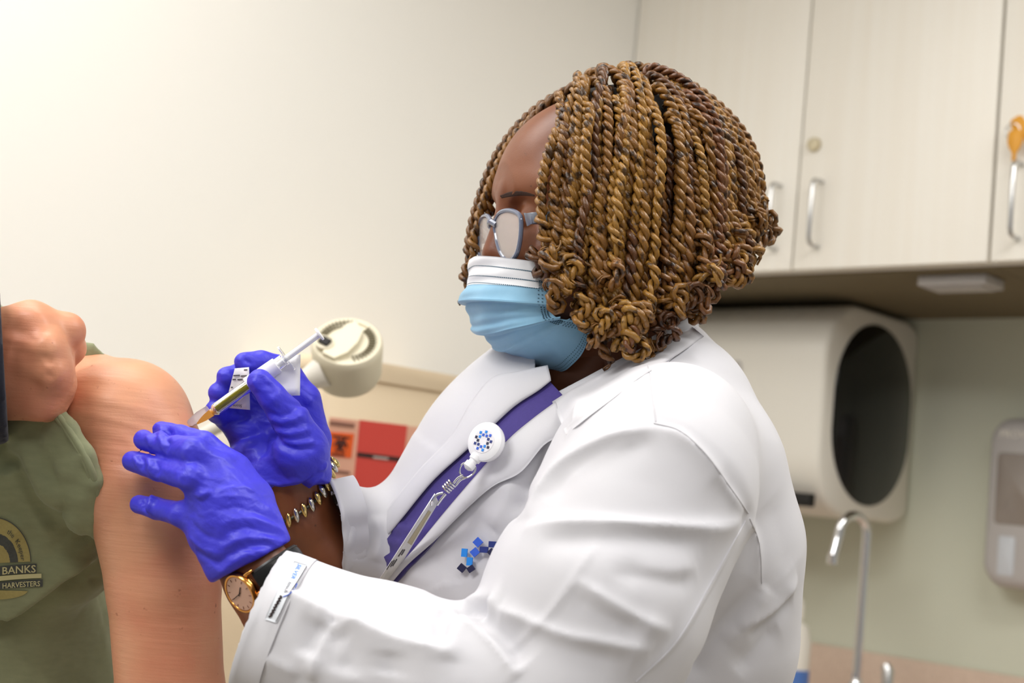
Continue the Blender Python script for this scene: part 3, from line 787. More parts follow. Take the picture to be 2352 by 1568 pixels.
# skin drawn into creases where the gloved fingers press
for (x0, y0, x1, y1, a) in ((180, 905, 420, 985, .0009), (170, 930, 380, 985, -.0010), (165, 948, 360, 990, .0010), (165, 965, 340, 1000, -.0009), (170, 985, 325, 1010, .0008), (185, 880, 410, 955, -.0006), (190, 1000, 310, 1030, -.0008), (200, 860, 380, 900, .0005), (200, 1020, 300, 1040, .0007)):
    P = np.array([K(x0 + (x1 - x0) * t, y0 + (y1 - y0) * t ** 1.5, 1.185) for t in np.linspace(0, 1, 8)])
    c_ = Cast(Va, Fa) if 'cast_arm' not in globals() else cast_arm
    cast_arm = c_
    P, _ = cast_arm.line([(x0 + (x1 - x0) * t, y0 + (y1 - y0) * t ** 1.4) for t in np.linspace(0, 1, 6)])
    if P is not None: Va = fold(Va, Na, P, a * .45, 0.0045)
for (x, y) in ((316, 1160), (293, 1058), (322, 1008), (372, 985)):      # dents under the fingertips
    h_, n_ = cast_arm(x, y)
    if h_ is not None: Va = fold(Va, Na, np.array([h_, h_ + [.012, -.002, 0]]), -0.0035, 0.014, taper=False)
s = SDF(*bbox(kk_((-420, 860, 1.20, .03), (190, 760, 1.26, .03)), .05), 0.002)
wr = K(-150, 850, 1.175)
mc = {'i': ((70, 742, 1.166, .0185)), 'm': ((97, 800, 1.156, .0185)), 'r': ((112, 856, 1.158, .018)), 'p': ((92, 918, 1.168, .017))}
base = {'i': (-110, 800, 1.178), 'm': (-110, 835, 1.172), 'r': (-110, 868, 1.172), 'p': (-110, 900, 1.178)}
for q in 'imrp':
    s.cone(K(*base[q]), K(*mc[q][:3]), .024, mc[q][3], k=.018)
s.cone(K(-420, 860, 1.20), K(-120, 850, 1.18), .032, .029, k=.02)
ph = {'i': [(152, 760, 1.180, .0145), (160, 800, 1.205, .0125), (128, 850, 1.216, .011)],
      'm': [(124, 835, 1.178, .0150), (132, 868, 1.204, .013), (106, 896, 1.214, .011)],
      'r': [(131, 884, 1.180, .0145), (133, 910, 1.204, .0125), (106, 925, 1.212, .011)],
      'p': [(112, 928, 1.184, .0135), (108, 944, 1.202, .012), (86, 948, 1.210, .0105)]}
for q in 'imrp':
    a = (K(*mc[q][:3]), mc[q][3] - .003)
    for j, b in enumerate(ph[q]):
        bb_ = (K(*b[:3]), b[3]); s.cone(a[0], bb_[0], a[1], bb_[1], k=.006 if j else .009); a = bb_
s.chain(kk_((-90, 940, 1.20, .02), (-10, 960, 1.215, .015), (60, 930, 1.225, .013), (110, 890, 1.226, .0115)), k=.008)
for q, w in (('i', .0022), ('m', .0026), ('r', .0024)):          # knuckle bumps
    x, y, d, r = mc[q]; s.ell(K(x + 4, y, d - r * .72), (.010, .009, .006), k=.008)
Vf, Ff = s.mesh(2); Nf = normals(Vf, Ff); cast_fist = Cast(Vf, Ff)
for a, b, hh, w in (((20, 745), (90, 790), -.0022, .010), ((20, 805), (105, 832), -.0020, .010), ((10, 860), (105, 895), -.0016, .010), ((0, 770), (85, 800), .0010, .005), ((95, 815), (120, 838), -.0012, .003), ((100, 838), (118, 850), .001, .003), ((104, 862), (128, 868), -.0010, .003), ((130, 700), (150, 830), 0, .003)):
    P, _ = cast_fist.line([a, ((a[0] + b[0]) / 2, (a[1] + b[1]) / 2 - 2), b])
    if P is not None and hh: Vf = fold(Vf, Nf, P, hh, w)
# head and trunk (mostly out of the picture) at a coarser grain
Hs = head_sdf(.004); Vh, Fh = Hs.mesh(3)
OH = K(-330, 430, 1.44)
UPk = -WDOWN; FWk = nrm(np.array([0.15, 0, -1]) - UPk * (np.array([0.15, 0, -1]) @ UPk)); LFk = np.cross(UPk, FWk)
Vh = to_k(Vh, OH, FWk, LFk, UPk)
s = SDF(*bbox(kk_((-700, 1000, 1.40, .14), (60, 930, 1.36, .06), (-250, 1650, 1.40, .16)), .10), 0.006)
s.chain(kk_((60, 930, 1.36, .055), (-120, 880, 1.42, .06), (-540, 890, 1.44, .06), (-700, 960, 1.43, .06)), k=.04)
s.chain(kk_((-265, 990, 1.43, .12), (-255, 1300, 1.42, .13), (-255, 1660, 1.42, .13)), k=.04, sz=(.8, 1, 1))
s.chain(kk_((-700, 960, 1.43, .055), (-760, 1300, 1.36, .045), (-420, 860, 1.20, .032)), k=.02)
Vt, Ft = s.mesh(2)
hips = K(-255, 1560, 1.42)
V_, F_ = fuse([(Va, Fa), (Vf, Ff), (Vh, Fh), (Vt, Ft)])
addK('body', V_, F_, M_pskin, pat)
# short hair
s = SDF((-0.13, -0.105, -0.12), (0.14, 0.105, 0.12), .004)
s.ell((-.012, 0, .010), (.106, .085, .096)); s.cut((.04, 0, -.02), (.75, 0, -.66), .01)
Vx, Fx = s.mesh(2); addK('hair', to_k(Vx, OH, FWk, LFk, UPk), Fx, mat('short_grey_brown_hair', srgb(96, 82, 66), 0.7, bump=(300, .6, .002, (1, 1, .2))), pat)
# trousers to the floor
hw = K2W(hips)
s = SDF((hw[0] - .25, hw[1] - .2, -.01), (hw[0] + .25, hw[1] + .2, hw[2] + .08), .008)
s.ell((hw[0], hw[1], hw[2] - .05), (.185, .135, .12))
for q in (-1, 1):
    s.chain([(np.array([hw[0] + q * .085, hw[1], hw[2] - .10]), .088), (np.array([hw[0] + q * .10, hw[1] - .01, hw[2] * .5]), .066), (np.array([hw[0] + q * .105, hw[1] + .02, .10]), .056)], k=.03)
Vx, Fx = s.mesh(2); add('trousers', Vx, Fx, M_navy, pat)
for q in (-1, 1):
    s = SDF((hw[0] + q * .105 - .08, hw[1] - .24, -.01), (hw[0] + q * .105 + .08, hw[1] + .12, .14), .006)
    s.cone((hw[0] + q * .105, hw[1] + .03, .05), (hw[0] + q * .11, hw[1] - .17, .035), .045, .036); s.cut((0, 0, .0015), (0, 0, -1))
    Vx, Fx = s.mesh(1); add('shoe', Vx, Fx, M_dark, pat)

# ---- T-shirt
sh = SDF(*bbox(kk_((-760, 900, 1.44, .1), (235, 850, 1.32, .02), (-250, 1680, 1.40, .16)), .08), 0.0034)
sh.chain(kk_((-262, 1000, 1.40, .155), (-252, 1200, 1.395, .160), (-232, 1440, 1.385, .166), (-212, 1700, 1.38, .174)), k=.03, sz=(.81, 1, 1.08))
sh.chain(kk_((-110, 905, 1.42, .062), (-270, 820, 1.44, .080), (-540, 870, 1.45, .080), (-700, 960, 1.43, .075), (-740, 1120, 1.40, .07)), k=.05)
sh.chain(kk_((40, 985, 1.235, .040), (20, 1060, 1.262, .065), (20, 1180, 1.30, .085)), k=.045)
sh.chain(kk_((95, 985, 1.215, .026), (140, 1060, 1.235, .034), (168, 1150, 1.262, .042), (150, 1230, 1.30, .06)), k=.03)     # sleeve cloth falling from the fist
sh.chain(kk_((118, 935, 1.190, .0080), (156, 985, 1.178, .0080), (194, 1045, 1.174, .0080), (219, 1105, 1.180, .0080), (230, 1160, 1.196, .0085), (226, 1205, 1.222, .010)), k=.005)   # hem
sh.chain(kk_((96, 950, 1.198, .011), (134, 1010, 1.186, .011), (172, 1072, 1.184, .012), (198, 1130, 1.192, .013), (202, 1190, 1.216, .016)), k=.007)
sh.chain(kk_((70, 965, 1.205, .012), (100, 1040, 1.197, .014), (130, 1110, 1.202, .018)), k=.012)
for (a, b, c, r) in (((150, 785), (205, 800), (262, 833), .0048), ((150, 800), (200, 812), (255, 832), .0055), ((152, 818), (195, 824), (240, 832), .0045)):
    sh.chain(kk_((a[0], a[1], 1.262, r), (b[0], b[1], 1.268, r), (c[0], c[1], 1.285, r * .5)), k=.003)
sh.chain(kk_((120, 830, 1.275, .012), (60, 850, 1.32, .03), (-60, 870, 1.38, .06)), k=.03)
Vs, Fs = sh.mesh(3); cast_sh = Cast(Vs, Fs); Ns = normals(Vs, Fs)
SF = [([(228, 1268), (155, 1303), (103, 1342), (40, 1385), (-40, 1420)], .016, .020, .5), ([(224, 1286), (164, 1334), (103, 1370), (26, 1418), (-40, 1450)], -.013, .011, 1),
      ([(40, 1010), (90, 1100), (150, 1170), (205, 1230)], .006, .014, 1), ([(20, 1040), (70, 1130), (130, 1205), (190, 1245)], -.006, .012, 1),
      ([(0, 1030), (40, 1110), (90, 1190), (150, 1228)], .006, .013, 1), ([(0, 1060), (20, 1130), (60, 1200), (110, 1240)], -.006, .012, 1), ([(-20, 1010), (8, 1060), (20, 1085)], -.012, .011, 1),
      ([(218, 1180), (214, 1230), (216, 1262)], .004, .006, 1), ([(195, 1190), (205, 1235), (212, 1250)], -.003, .006, 1),
      ([(228, 1225), (200, 1236), (170, 1240)], -.003, .005, 1), ([(228, 1252), (212, 1256)], -.003, .004, 1), ([(226, 1330), (205, 1334)], -.003, .004, 1),
      ([(20, 1200), (70, 1210), (120, 1205)], .004, .014, 1), ([(30, 1240), (90, 1262), (140, 1256)], -.0025, .014, 1), ([(230, 1400), (150, 1440), (60, 1500)], .004, .03, 1), ([(240, 1480), (180, 1520), (120, 1568)], -.004, .02, 1),
      ([(110, 950), (150, 1010), (188, 1075), (212, 1140)], -.0014, .0035, 1), ([(88, 960), (126, 1035), (160, 1105), (176, 1165)], -.0018, .0045, 1), ([(66, 970), (90, 1040), (115, 1105)], -.0025, .006, 1)]
for pts, hh, w, ra in SF:
    P, _ = cast_sh.line(pts)
    if P is not None: Vs = fold(Vs, Ns, P, hh, w, ra)
Vs = Vs + Ns * (0.0011 * vnoise(Vs, 45, 3) + .0006 * vnoise(Vs, 110, 4))[:, None]
shirt = tag(addK('t_shirt', Vs, Fs, M_olive, pat), 'olive green T-shirt, sleeve bunched up at the shoulder')
cast_sh = Cast(Vs, Fs)
for (dx, dd, rr_) in ((0, -.0065, .0030), (-9, -.0060, .0022)):
    P = spline([K(x + dx, y + dx * .3, d + dd) for x, y, d in ((112, 926, 1.190), (128, 948, 1.186), (156, 985, 1.178), (194, 1045, 1.174), (219, 1105, 1.180), (231, 1160, 1.196), (227, 1205, 1.222))], 40)
    MB().tube(P, rr_, 10).build('hem', M_olive, pat, k=True)

# printed emblem, lying on the cloth
def decal(name, V2, F2, place, m, parent, cast, lift=0.0006):
    """V2: flat drawing; place(x,y)->pixel"""
    out = []
    last = None
    for v in V2:
        p = place(v[0], v[1]); h_, n_ = cast(*p)
        if h_ is None: h_ = K(p[0], p[1], last[2] if last is not None else 1.2)
        last = h_
        out.append(np.array(h_) * (1 - lift / h_[2]))
    return addK(name, np.array(out), F2, m, parent, False)
def ring_poly(cx, cy, rx, ry, a0, a1, wr, n=28, m=3):
    V = []; Fc = []
    for i in range(n):
        a = math.radians(a0 + (a1 - a0) * i / (n - 1))
        for j in range(m):
            q = 1 - wr * j / (m - 1); V.append((cx + rx * q * math.cos(a), cy - ry * q * math.sin(a), 0))
    for i in range(n - 1):
        for j in range(m - 1): Fc.append((i * m + j, i * m + j + 1, (i + 1) * m + j + 1, (i + 1) * m + j))
    return V, Fc
idn = lambda x, y: (x, y)
em = dict(parent=shirt, cast=cast_sh)
V2, F2 = ring_poly(-14, 1293, 84, 104, 2, 178, .34); decal('emblem_ring', V2, F2, idn, M_gold, lift=.0008, **em)
V2, F2 = ring_poly(-14, 1293, 86, 106, 2, 178, .022, 36, 2); decal('emblem_outline', V2, F2, idn, M_slate, lift=.0014, **em)
V2, F2 = ring_poly(-14, 1293, 56, 70, 2, 178, .35); decal('emblem_shadow_band', V2, F2, idn, M_slate, lift=.0008, **em)  # dark slate ring of the print
V2, F2 = ring_poly(-14, 1293, 37, 47, 2, 178, .98, 24, 5); decal('emblem_centre', V2, F2, idn, M_gold, lift=.0008, **em)
def band(x0, x1, yt, yb, n=22, m=4):
    V = []; Fc = []
    for i in range(n):
        x = x0 + (x1 - x0) * i / (n - 1)
        for j in range(m): V.append((x, yt(x) + (yb(x) - yt(x)) * j / (m - 1), 0))
    for i in range(n - 1):
        for j in range(m - 1): Fc.append((i * m + j, i * m + j + 1, (i + 1) * m + j + 1, (i + 1) * m + j))
    return V, Fc
arc = lambda y0, b: (lambda x: y0 - b * math.cos((x + 14) / 110 * 1.3))
V2, F2 = band(-112, 84, lambda x: 1302 - 8 * math.sin((x + 14) / 70), lambda x: 1322 - 6 * math.sin((x + 14) / 70)); decal('emblem_scroll', V2, F2, idn, M_slate, lift=.0016, **em)
V2, F2 = band(-126, 98, lambda x: 1338 - 8 * math.sin((x + 14) / 80), lambda x: 1354 - 7 * math.sin((x + 14) / 80)); decal('emblem_scroll', V2, F2, idn, M_slate, lift=.0016, **em)
V2, F2 = band(-110, 95, lambda x: 1324 - 7 * math.sin((x + 14) / 74), lambda x: 1335 - 8 * math.sin((x + 14) / 80)); decal('emblem_stripe', V2, F2, idn, M_ivory, lift=.0012, **em)
V2, F2 = ring_poly(-14, 1355, 78, 22, -175, -5, .9, 20, 4); decal('emblem_base', V2, F2, idn, M_gold, lift=.0010, **em)
def words(body, x_end, y, size, slope, m, name='lettering', sx=1.0):
    V, Fc = text_mesh(body, size, True); w = V[:, 0].max()
    return decal(name, V, Fc, lambda a, b: (x_end - (w - a) * sx, y - b + slope(x_end - (w - a) * sx)), m, shirt, cast_sh, .0022)
words('BANKS', 82, 1321, 24, lambda x: -7 * math.sin((x + 14) / 70), M_ivory, sx=1.05)
words('HARVESTERS', 92, 1353, 17, lambda x: -7.5 * math.sin((x + 14) / 80), M_ivory, sx=.9)
V, Fc = text_mesh('the  Keeper', 17, False); w = V[:, 0].max()
def onring(a, b):
    th = math.radians(62 - 58 * a / w); return (-14 + (62 + b * .9) * math.cos(th), 1293 - (78 + b) * math.sin(th))
decal('lettering', V, Fc, onring, M_slate, shirt, cast_sh, .0018)

# ---- dark sleeve of the other arm, just inside the left edge
s = SDF(*bbox(kk_((70, 830, 1.1, .06), (-800, 850, 1.2, .07), (-760, 1250, 1.4, .07)), .04), .0045)
s.chain(kk_((80, 830, 1.165, .0665), (-120, 836, 1.17, .068), (-560, 860, 1.19, .075)), k=.02); s.cut(K(9, 830, 1.165), (1, .06, .355), .003)
s.cone(K(90, 830, 1.175), K(-60, 835, 1.175), .058, .056, sub=True)
s.chain(kk_((-560, 860, 1.19, .075), (-760, 1250, 1.34, .08), (-720, 980, 1.42, .085)), k=.03)
Vx, Fx = s.mesh(2)
o_ = addK('sleeve', Vx, Fx, M_navy, pat); tag(o_, 'dark navy sleeve cuff at the left edge')
# ------------------------------------------------------------------ the nurse: materials
M_coat = mat('white_twill', srgb(204, 203, 208), 0.75, sheen=0.1, bump=((1400, 0.10, 0.0004), (14, 0.12, 0.004), (38, 0.06, 0.002)))
M_scrub = mat('purple_scrub', srgb(66, 52, 130), 0.8, sheen=0.2, noise=(300, 0.35, srgb(52, 42, 112)), bump=((900, 0.2, 0.0005), (30, .1, .002)))
def glove_mat():
    m = mat('blue_nitrile', srgb(60, 56, 204), 0.46, spec=0.5, sheen=0.0)
    nt = m.node_tree; b = nt.nodes['Principled BSDF']; L = nt.links.new; tc = nt.nodes.new('ShaderNodeTexCoord'); prev = None
    for sc, st, rot, stg, dist in ((16, (5, 1, 5), (0, .6, 0), .30, .0035), (30, (1.2, 1, 4), (0, -.3, 0), .22, .002), (120, (1, 1, 1), (0, 0, 0), .12, .0008)):
        mp = nt.nodes.new('ShaderNodeMapping'); mp.inputs['Scale'].default_value = st; mp.inputs['Rotation'].default_value = rot; L(tc.outputs['Object'], mp.inputs[0])
        n = nt.nodes.new('ShaderNodeTexNoise'); n.inputs['Scale'].default_value = sc; n.inputs['Detail'].default_value = 3; n.inputs['Distortion'].default_value = .6; L(mp.outputs[0], n.inputs['Vector'])
        bn = nt.nodes.new('ShaderNodeBump'); bn.inputs['Strength'].default_value = stg; bn.inputs['Distance'].default_value = dist; L(n.outputs['Fac'], bn.inputs['Height'])
        if prev: L(prev.outputs[0], bn.inputs['Normal'])
        prev = bn
    wv = nt.nodes.new('ShaderNodeTexWave'); mp = nt.nodes.new('ShaderNodeMapping'); mp.inputs['Rotation'].default_value = (0.3, -.35, .2); L(tc.outputs['Object'], mp.inputs[0]); L(mp.outputs[0], wv.inputs['Vector'])
    wv.bands_direction = 'Z'; wv.inputs['Scale'].default_value = 38; wv.inputs['Distortion'].default_value = 7; wv.inputs['Detail'].default_value = 3; wv.inputs['Detail Scale'].default_value = 1.4
    bn = nt.nodes.new('ShaderNodeBump'); bn.inputs['Strength'].default_value = .22; bn.inputs['Distance'].default_value = .0012; L(wv.outputs['Fac'], bn.inputs['Height']); L(prev.outputs[0], bn.inputs['Normal']); prev = bn
    L(prev.outputs[0], b.inputs['Normal']); return m
M_glove = glove_mat()

ng = K2W(K(1380, 1500, 1.33)); nurse = tag(empty('person', (ng[0], ng[1], 0.0)), 'nurse in white lab coat, blue gloves and face mask giving the injection', 'person')

# ------------------------------------------------------------------ head frame: facing left, turned a little to the viewer
YAW = math.radians(20)
HO = K(1425, 450, 1.30)
HF = np.array([-math.cos(YAW), 0, -math.sin(YAW)]); HL = np.array([math.sin(YAW), 0, -math.cos(YAW)]); HU = np.array([0, 1.0, 0])
def HK(f, l, u): return HO + f * HF + l * HL + u * HU
def Hl(px, py, l=0.0):
    """pixel -> (forward, up) in the head's own plane at side offset l"""
    d = np.array([(px - 1176) / FPX, -(py - 784) / FPX, 1.0]); p0 = HO + HL * l; t = (p0 @ HL) / (d @ HL); q = d * t - HO
    return np.array([q @ HF, q @ HU])
def Hpt(px, py, l=0.0): f, u = Hl(px, py, l); return HK(f, l, u)

s = head_sdf(.0024, (.074, -.112), ((-.022, -.05, .052), (.012, -.25, .052)), .1135)
Vh, Fh = s.mesh(3)
# fit: the picture's brow, nose and chin
Vh = Vh * np.array([1.06, 1.0, 1.02])
Vh = to_k(Vh, HO, HF, HL, HU)
# neck down to the chest
s = SDF(*bbox(kk_((1300, 800, 1.32, .07), (1440, 960, 1.36, .07), (1260, 980, 1.28, .06)), .03), .004)
s.chain(kk_((1400, 770, 1.315, .056), (1352, 890, 1.31, .058), (1310, 1000, 1.32, .070)), k=.02)
s.cone(K(1385, 800, 1.27), K(1265, 950, 1.29), .014, .012, k=.02)
Vn, Fn = s.mesh(2)
# forearms
s = SDF(*bbox(kk_((545, 1230, 1.13, .03), (760, 1500, 1.11, .035)), .03), .0024)
s.chain(kk_((552, 1245, 1.125, .0265), (600, 1331, 1.122, .0285), (680, 1450, 1.115, .034), (780, 1500, 1.10, .036)), k=.01, sz=(1, 1, 1.1)); Vl, Fl = s.mesh(2)
s = SDF(*bbox(kk_((655, 1080, 1.26, .03), (860, 1290, 1.34, .04)), .03), .0024)
s.chain(kk_((668, 1085, 1.262, .029), (690, 1190, 1.272, .0310), (740, 1260, 1.288, .035), (840, 1290, 1.33, .04)), k=.01); Vr, Fr = s.mesh(2)
cast_wl = Cast(Vl, Fl); cast_wr = Cast(Vr, Fr)
V_, F_ = fuse([(Vh, Fh), (Vn, Fn), (Vl, Fl), (Vr, Fr)])
nbody = addK('body', V_, F_, M_nskin, nurse)

# ------------------------------------------------------------------ lab coat
c = SDF(K(500, 1760, 1.30) * [1.25, 1.0, 0] + [0, 0, .93], [.33, .055, 1.62], 0.0030)
c.chain(kk_((1420, 1010, 1.345, .085), (1394, 1065, 1.345, .130), (1362, 1150, 1.345, .172), (1370, 1300, 1.345, .178), (1380, 1480, 1.345, .168), (1390, 1790, 1.345, .165)), k=.02, sz=(1, 1, .92))
c.chain(kk_((1521, 840, 1.315, .043), (1552, 938, 1.25, .062), (1595, 1085, 1.225, .076), (1645, 1250, 1.235, .074), (1640, 1450, 1.25, .07)), k=.05)
c.chain(kk_((1330, 935, 1.40, .050), (1185, 1028, 1.465, .068), (1130, 1150, 1.46, .075)), k=.05)                                     # far shoulder
c.chain(kk_((1150, 1150, 1.36, .085), (1070, 1260, 1.34, .090), (1130, 1400, 1.33, .10)), k=.06)                                   # bust
snap = SDF(c.lo, c.lo + (c.n - 1) * c.h, c.h); snap.D = c.D.copy()
snap.cone(K(1410, 760, 1.315), K(1300, 905, 1.295), .062, .050, k=.012, sub=True)
cast_t = Cast(*snap.mesh(2))
#                  # the trunk alone, for what lies on the chest
c.chain(kk_((1185, 1080, 1.47, .060), (1040, 1320, 1.42, .055), (900, 1270, 1.35, .050), (757, 1205, 1.28, .0435)), k=.025, kin=.02)       # far sleeve
c.chain(kk_((1545, 1030, 1.150, .070), (1500, 1110, 1.125, .083), (1368, 1385, 1.08, .0850), (1245, 1640, 1.06, .080)), k=.03, kin=.01)
c.chain(kk_((1235, 1640, 1.06, .078), (1060, 1600, 1.058, .066), (860, 1525, 1.075, .0585), (640, 1440, 1.10, .0565)), k=.018, kin=.01)
# opening for the neck
c.cone(K(1410, 760, 1.315), K(1300, 905, 1.295), .062, .050, k=.012, sub=True)
def neck_cut(S_):
    a_, b_ = K(1505, 792, 1.0), K(1258, 918, 1.0); n = nrm(np.cross(b_, a_)); n = n if n[1] > 0 else -n
    n = nrm(n + np.array([0, 0, .12])); p0 = K(1380, 856, 1.24)
    lo, hi = np.minimum(K(1250, 945, 1.15), K(1250, 945, 1.375)), np.maximum(K(1560, 690, 1.15), K(1560, 690, 1.375))
    sl, X, Y, Z = S_.block([lo[0], lo[1], 1.12], [hi[0], hi[1], 1.372])
    d = (-((X - p0[0]) * n[0] + (Y - p0[1]) * n[1] + (Z - p0[2]) * n[2])).astype(np.float32); d = np.broadcast_to(d, S_.D[sl].shape)
    S_.mix(sl, d, .004, True)
neck_cut(c)
# sleeve ends: cut and hollow
cn = nrm(K(600, 1400, 1.10) - K(860, 1500, 1.08)); 
def cuff_cut(p, n, ext):
    n = nrm(n); sl, X, Y, Z = c.block(np.asarray(p) - ext, np.asarray(p) + ext)
    d = (-((X - p[0]) * n[0] + (Y - p[1]) * n[1] + (Z - p[2]) * n[2])).astype(np.float32); d = np.broadcast_to(d, c.D[sl].shape)
    c.mix(sl, d, 0, True)
nc1 = nrm(np.array([-.93, .36, .05])); pc1 = K(598, 1412, 1.10)
cuff_cut(pc1, nc1, .14)
c.cone(K(570, 1418, 1.10), K(700, 1465, 1.095), .0475, .045, sub=True)
nc2 = nrm(np.array([-.90, -.16, -.40])); pc2 = K(752, 1195, 1.275)
cuff_cut(pc2, nc2, .09)
c.cone(K(730, 1200, 1.27), K(800, 1225, 1.30), .0365, .0345, sub=True)
Vc, Fc_ = c.mesh(3)
cast_c = Cast(Vc, Fc_); Nc = normals(Vc, Fc_)
CFOLD = [  # pixel polyline, height, width, flank ratio
    ([(1498, 985), (1560, 1000), (1620, 1052), (1672, 1125), (1715, 1180)], .0045, .009, .45),          # armhole seam ridge
    ([(1720, 1190), (1742, 1250), (1747, 1340)], .003, .006, .6),
    ([(1700, 1210), (1640, 1330), (1553, 1475), (1455, 1568)], .0022, .005, .5),                           # back sleeve seam
    ([(1640, 1095), (1700, 1170), (1722, 1215)], -.003, .012, 1),
    ([(1200, 1215), (1260, 1203), (1332, 1200), (1498, 1205), (1640, 1210), (1712, 1192)], .0065, .011, .5),     # broad fold over the upper arm
    ([(1240, 1238), (1340, 1226), (1498, 1232), (1620, 1236)], -.0055, .012, 1),
    ([(1520, 984), (1400, 1010), (1300, 1066), (1244, 1130), (1208, 1192)], .0065, .011, .6),                 # front shoulder ridge
    ([(1500, 1012), (1390, 1040), (1310, 1090), (1255, 1150)], -.0035, .010, 1),
    ([(1470, 1010), (1360, 1060), (1285, 1115)], .003, .006, 1),
    ([(1246, 1010), (1222, 1070), (1205, 1125), (1190, 1190)], -.010, .009, 1),                                 # gap between chest and sleeve
    ([(1180, 1090), (1165, 1150), (1130, 1215)], .004, .012, 1),
    ([(1400, 1206), (1330, 1310), (1249, 1425), (1150, 1495)], .0015, .0032, .6),                                # pressed crease
    ([(1320, 1330), (1400, 1382), (1480, 1425), (1545, 1450)], .005, .012, .45), ([(1310, 1355), (1390, 1412), (1480, 1455)], -.0045, .012, 1),
    ([(1600, 1320), (1560, 1336), (1480, 1322), (1400, 1318)], -.003, .009, 1), ([(1600, 1300), (1540, 1312), (1460, 1302)], .0025, .008, 1),
    ([(1118, 1390), (1200, 1420), (1290, 1455), (1380, 1472), (1500, 1492)], .0065, .012, .5), ([(1150, 1420), (1240, 1458), (1350, 1492), (1450, 1510)], -.005, .013, 1),
    ([(1046, 1403), (1080, 1397), (1125, 1396)], -.009, .0075, 1), ([(1060, 1384), (1100, 1378), (1150, 1386)], .006, .009, 1),
    ([(1050, 1415), (1105, 1450), (1155, 1500), (1192, 1555)], .007, .010, .5), ([(1085, 1415), (1150, 1470), (1200, 1530)], -.008, .011, 1),
    ([(1012, 1398), (1016, 1440), (1004, 1490)], -.007, .007, 1), ([(980, 1402), (985, 1450), (975, 1500)], .004, .009, 1), ([(1034, 1412), (1036, 1460), (1028, 1520)], .005, .008, 1),
    ([(1742, 1345), (1690, 1410), (1636, 1475), (1587, 1545)], -.009, .011, 1), ([(1765, 1350), (1720, 1420), (1670, 1480)], .004, .010, 1),
    ([(1832, 1330), (1790, 1390), (1740, 1428), (1700, 1445)], .0055, .010, .5), ([(1820, 1370), (1770, 1425), (1720, 1460)], -.005, .009, 1),
    ([(1790, 1440), (1740, 1490), (1690, 1540)], -.004, .010, 1), ([(1770, 1150), (1800, 1240), (1815, 1310)], -.002, .02, 1),
    ([(640, 1355), (690, 1378), (742, 1405), (765, 1424)], .0075, .011, .42), ([(765, 1424), (792, 1421), (850, 1446), (910, 1472), (990, 1492), (1050, 1505)], .0085, .013, .42),   # forearm ridge
    ([(690, 1420), (740, 1445), (800, 1475)], -.002, .012, 1),
    ([(768, 1432), (748, 1460), (730, 1510), (722, 1565)], .0055, .009, .6), ([(745, 1430), (722, 1470), (712, 1510)], -.0065, .009, 1), ([(790, 1440), (800, 1490), (790, 1550)], -.005, .013, 1),
    ([(900, 1500), (890, 1550)], -.003, .012, 1),
    ([(640, 1318), (622, 1370), (605, 1430), (588, 1490)], -.0022, .0035, 1), ([(655, 1325), (640, 1375), (622, 1440), (606, 1500)], .0012, .004, 1),     # cuff stitching
    ([(600, 1500), (640, 1520), (690, 1545)], .003, .008, .6), ([(590, 1395), (620, 1402)], -.0015, .004, 1), ([(586, 1425), (612, 1434)], .0016, .004, 1), ([(580, 1452), (605, 1462)], -.0016, .004, 1),
    ([(800, 1135), (800, 1190), (780, 1260)], -.0016, .003, 1), ([(830, 1170), (840, 1230), (825, 1290)], -.004, .010, 1), ([(862, 1182), (872, 1240), (860, 1290)], .004, .008, 1), ([(815, 1150), (818, 1210), (800, 1270)], .002, .006, 1),
    ([(1490, 830), (1498, 900), (1510, 970)], -.0010, .0022, 1), ([(1505, 850), (1580, 880), (1640, 930)], .001, .004, 1),                    # yoke seam
    ([(1330, 930), (1320, 985), (1300, 1010)], .003, .006, .6),
    ([(930, 1310), (1000, 1340), (1050, 1330)], .002, .012, 1), ([(1000, 1290), (980, 1340), (960, 1390)], .003, .02, 1),
]
for pts, hh, w, ra in CFOLD:
    P, _ = cast_c.line(pts)
    if P is not None: Vc = fold(Vc, Nc, P, hh, w, ra)
Vc = Vc + Nc * (.0022 * vnoise(Vc, 9, 11) + .0010 * vnoise(Vc * [1, .6, 1], 24, 12))[:, None]
# skirt of the coat below the picture
cw = K2W(K(1385, 1700, 1.345))
s = SDF((cw[0] - .3, cw[1] - .3, .42), (cw[0] + .3, cw[1] + .3, cw[2] + .02), .008)
s.chain([(np.array([cw[0], cw[1], cw[2] + .06]), .170), (np.array([cw[0] + .02, cw[1] + .01, cw[2] - .2]), .195), (np.array([cw[0] + .02, cw[1] + .01, .42]), .205)], k=0, kin=.03)
s.cut((0, 0, .47), (0, 0, -1))
Vx, Fx = s.mesh(2)
V_, F_ = fuse([(Vc, Fc_), (W2K(Vx), Fx)])
coat = tag(addK('lab_coat', V_, F_, M_coat, nurse), 'white lab coat with embroidered blue emblem')
cast_c = Cast(Vc, Fc_)
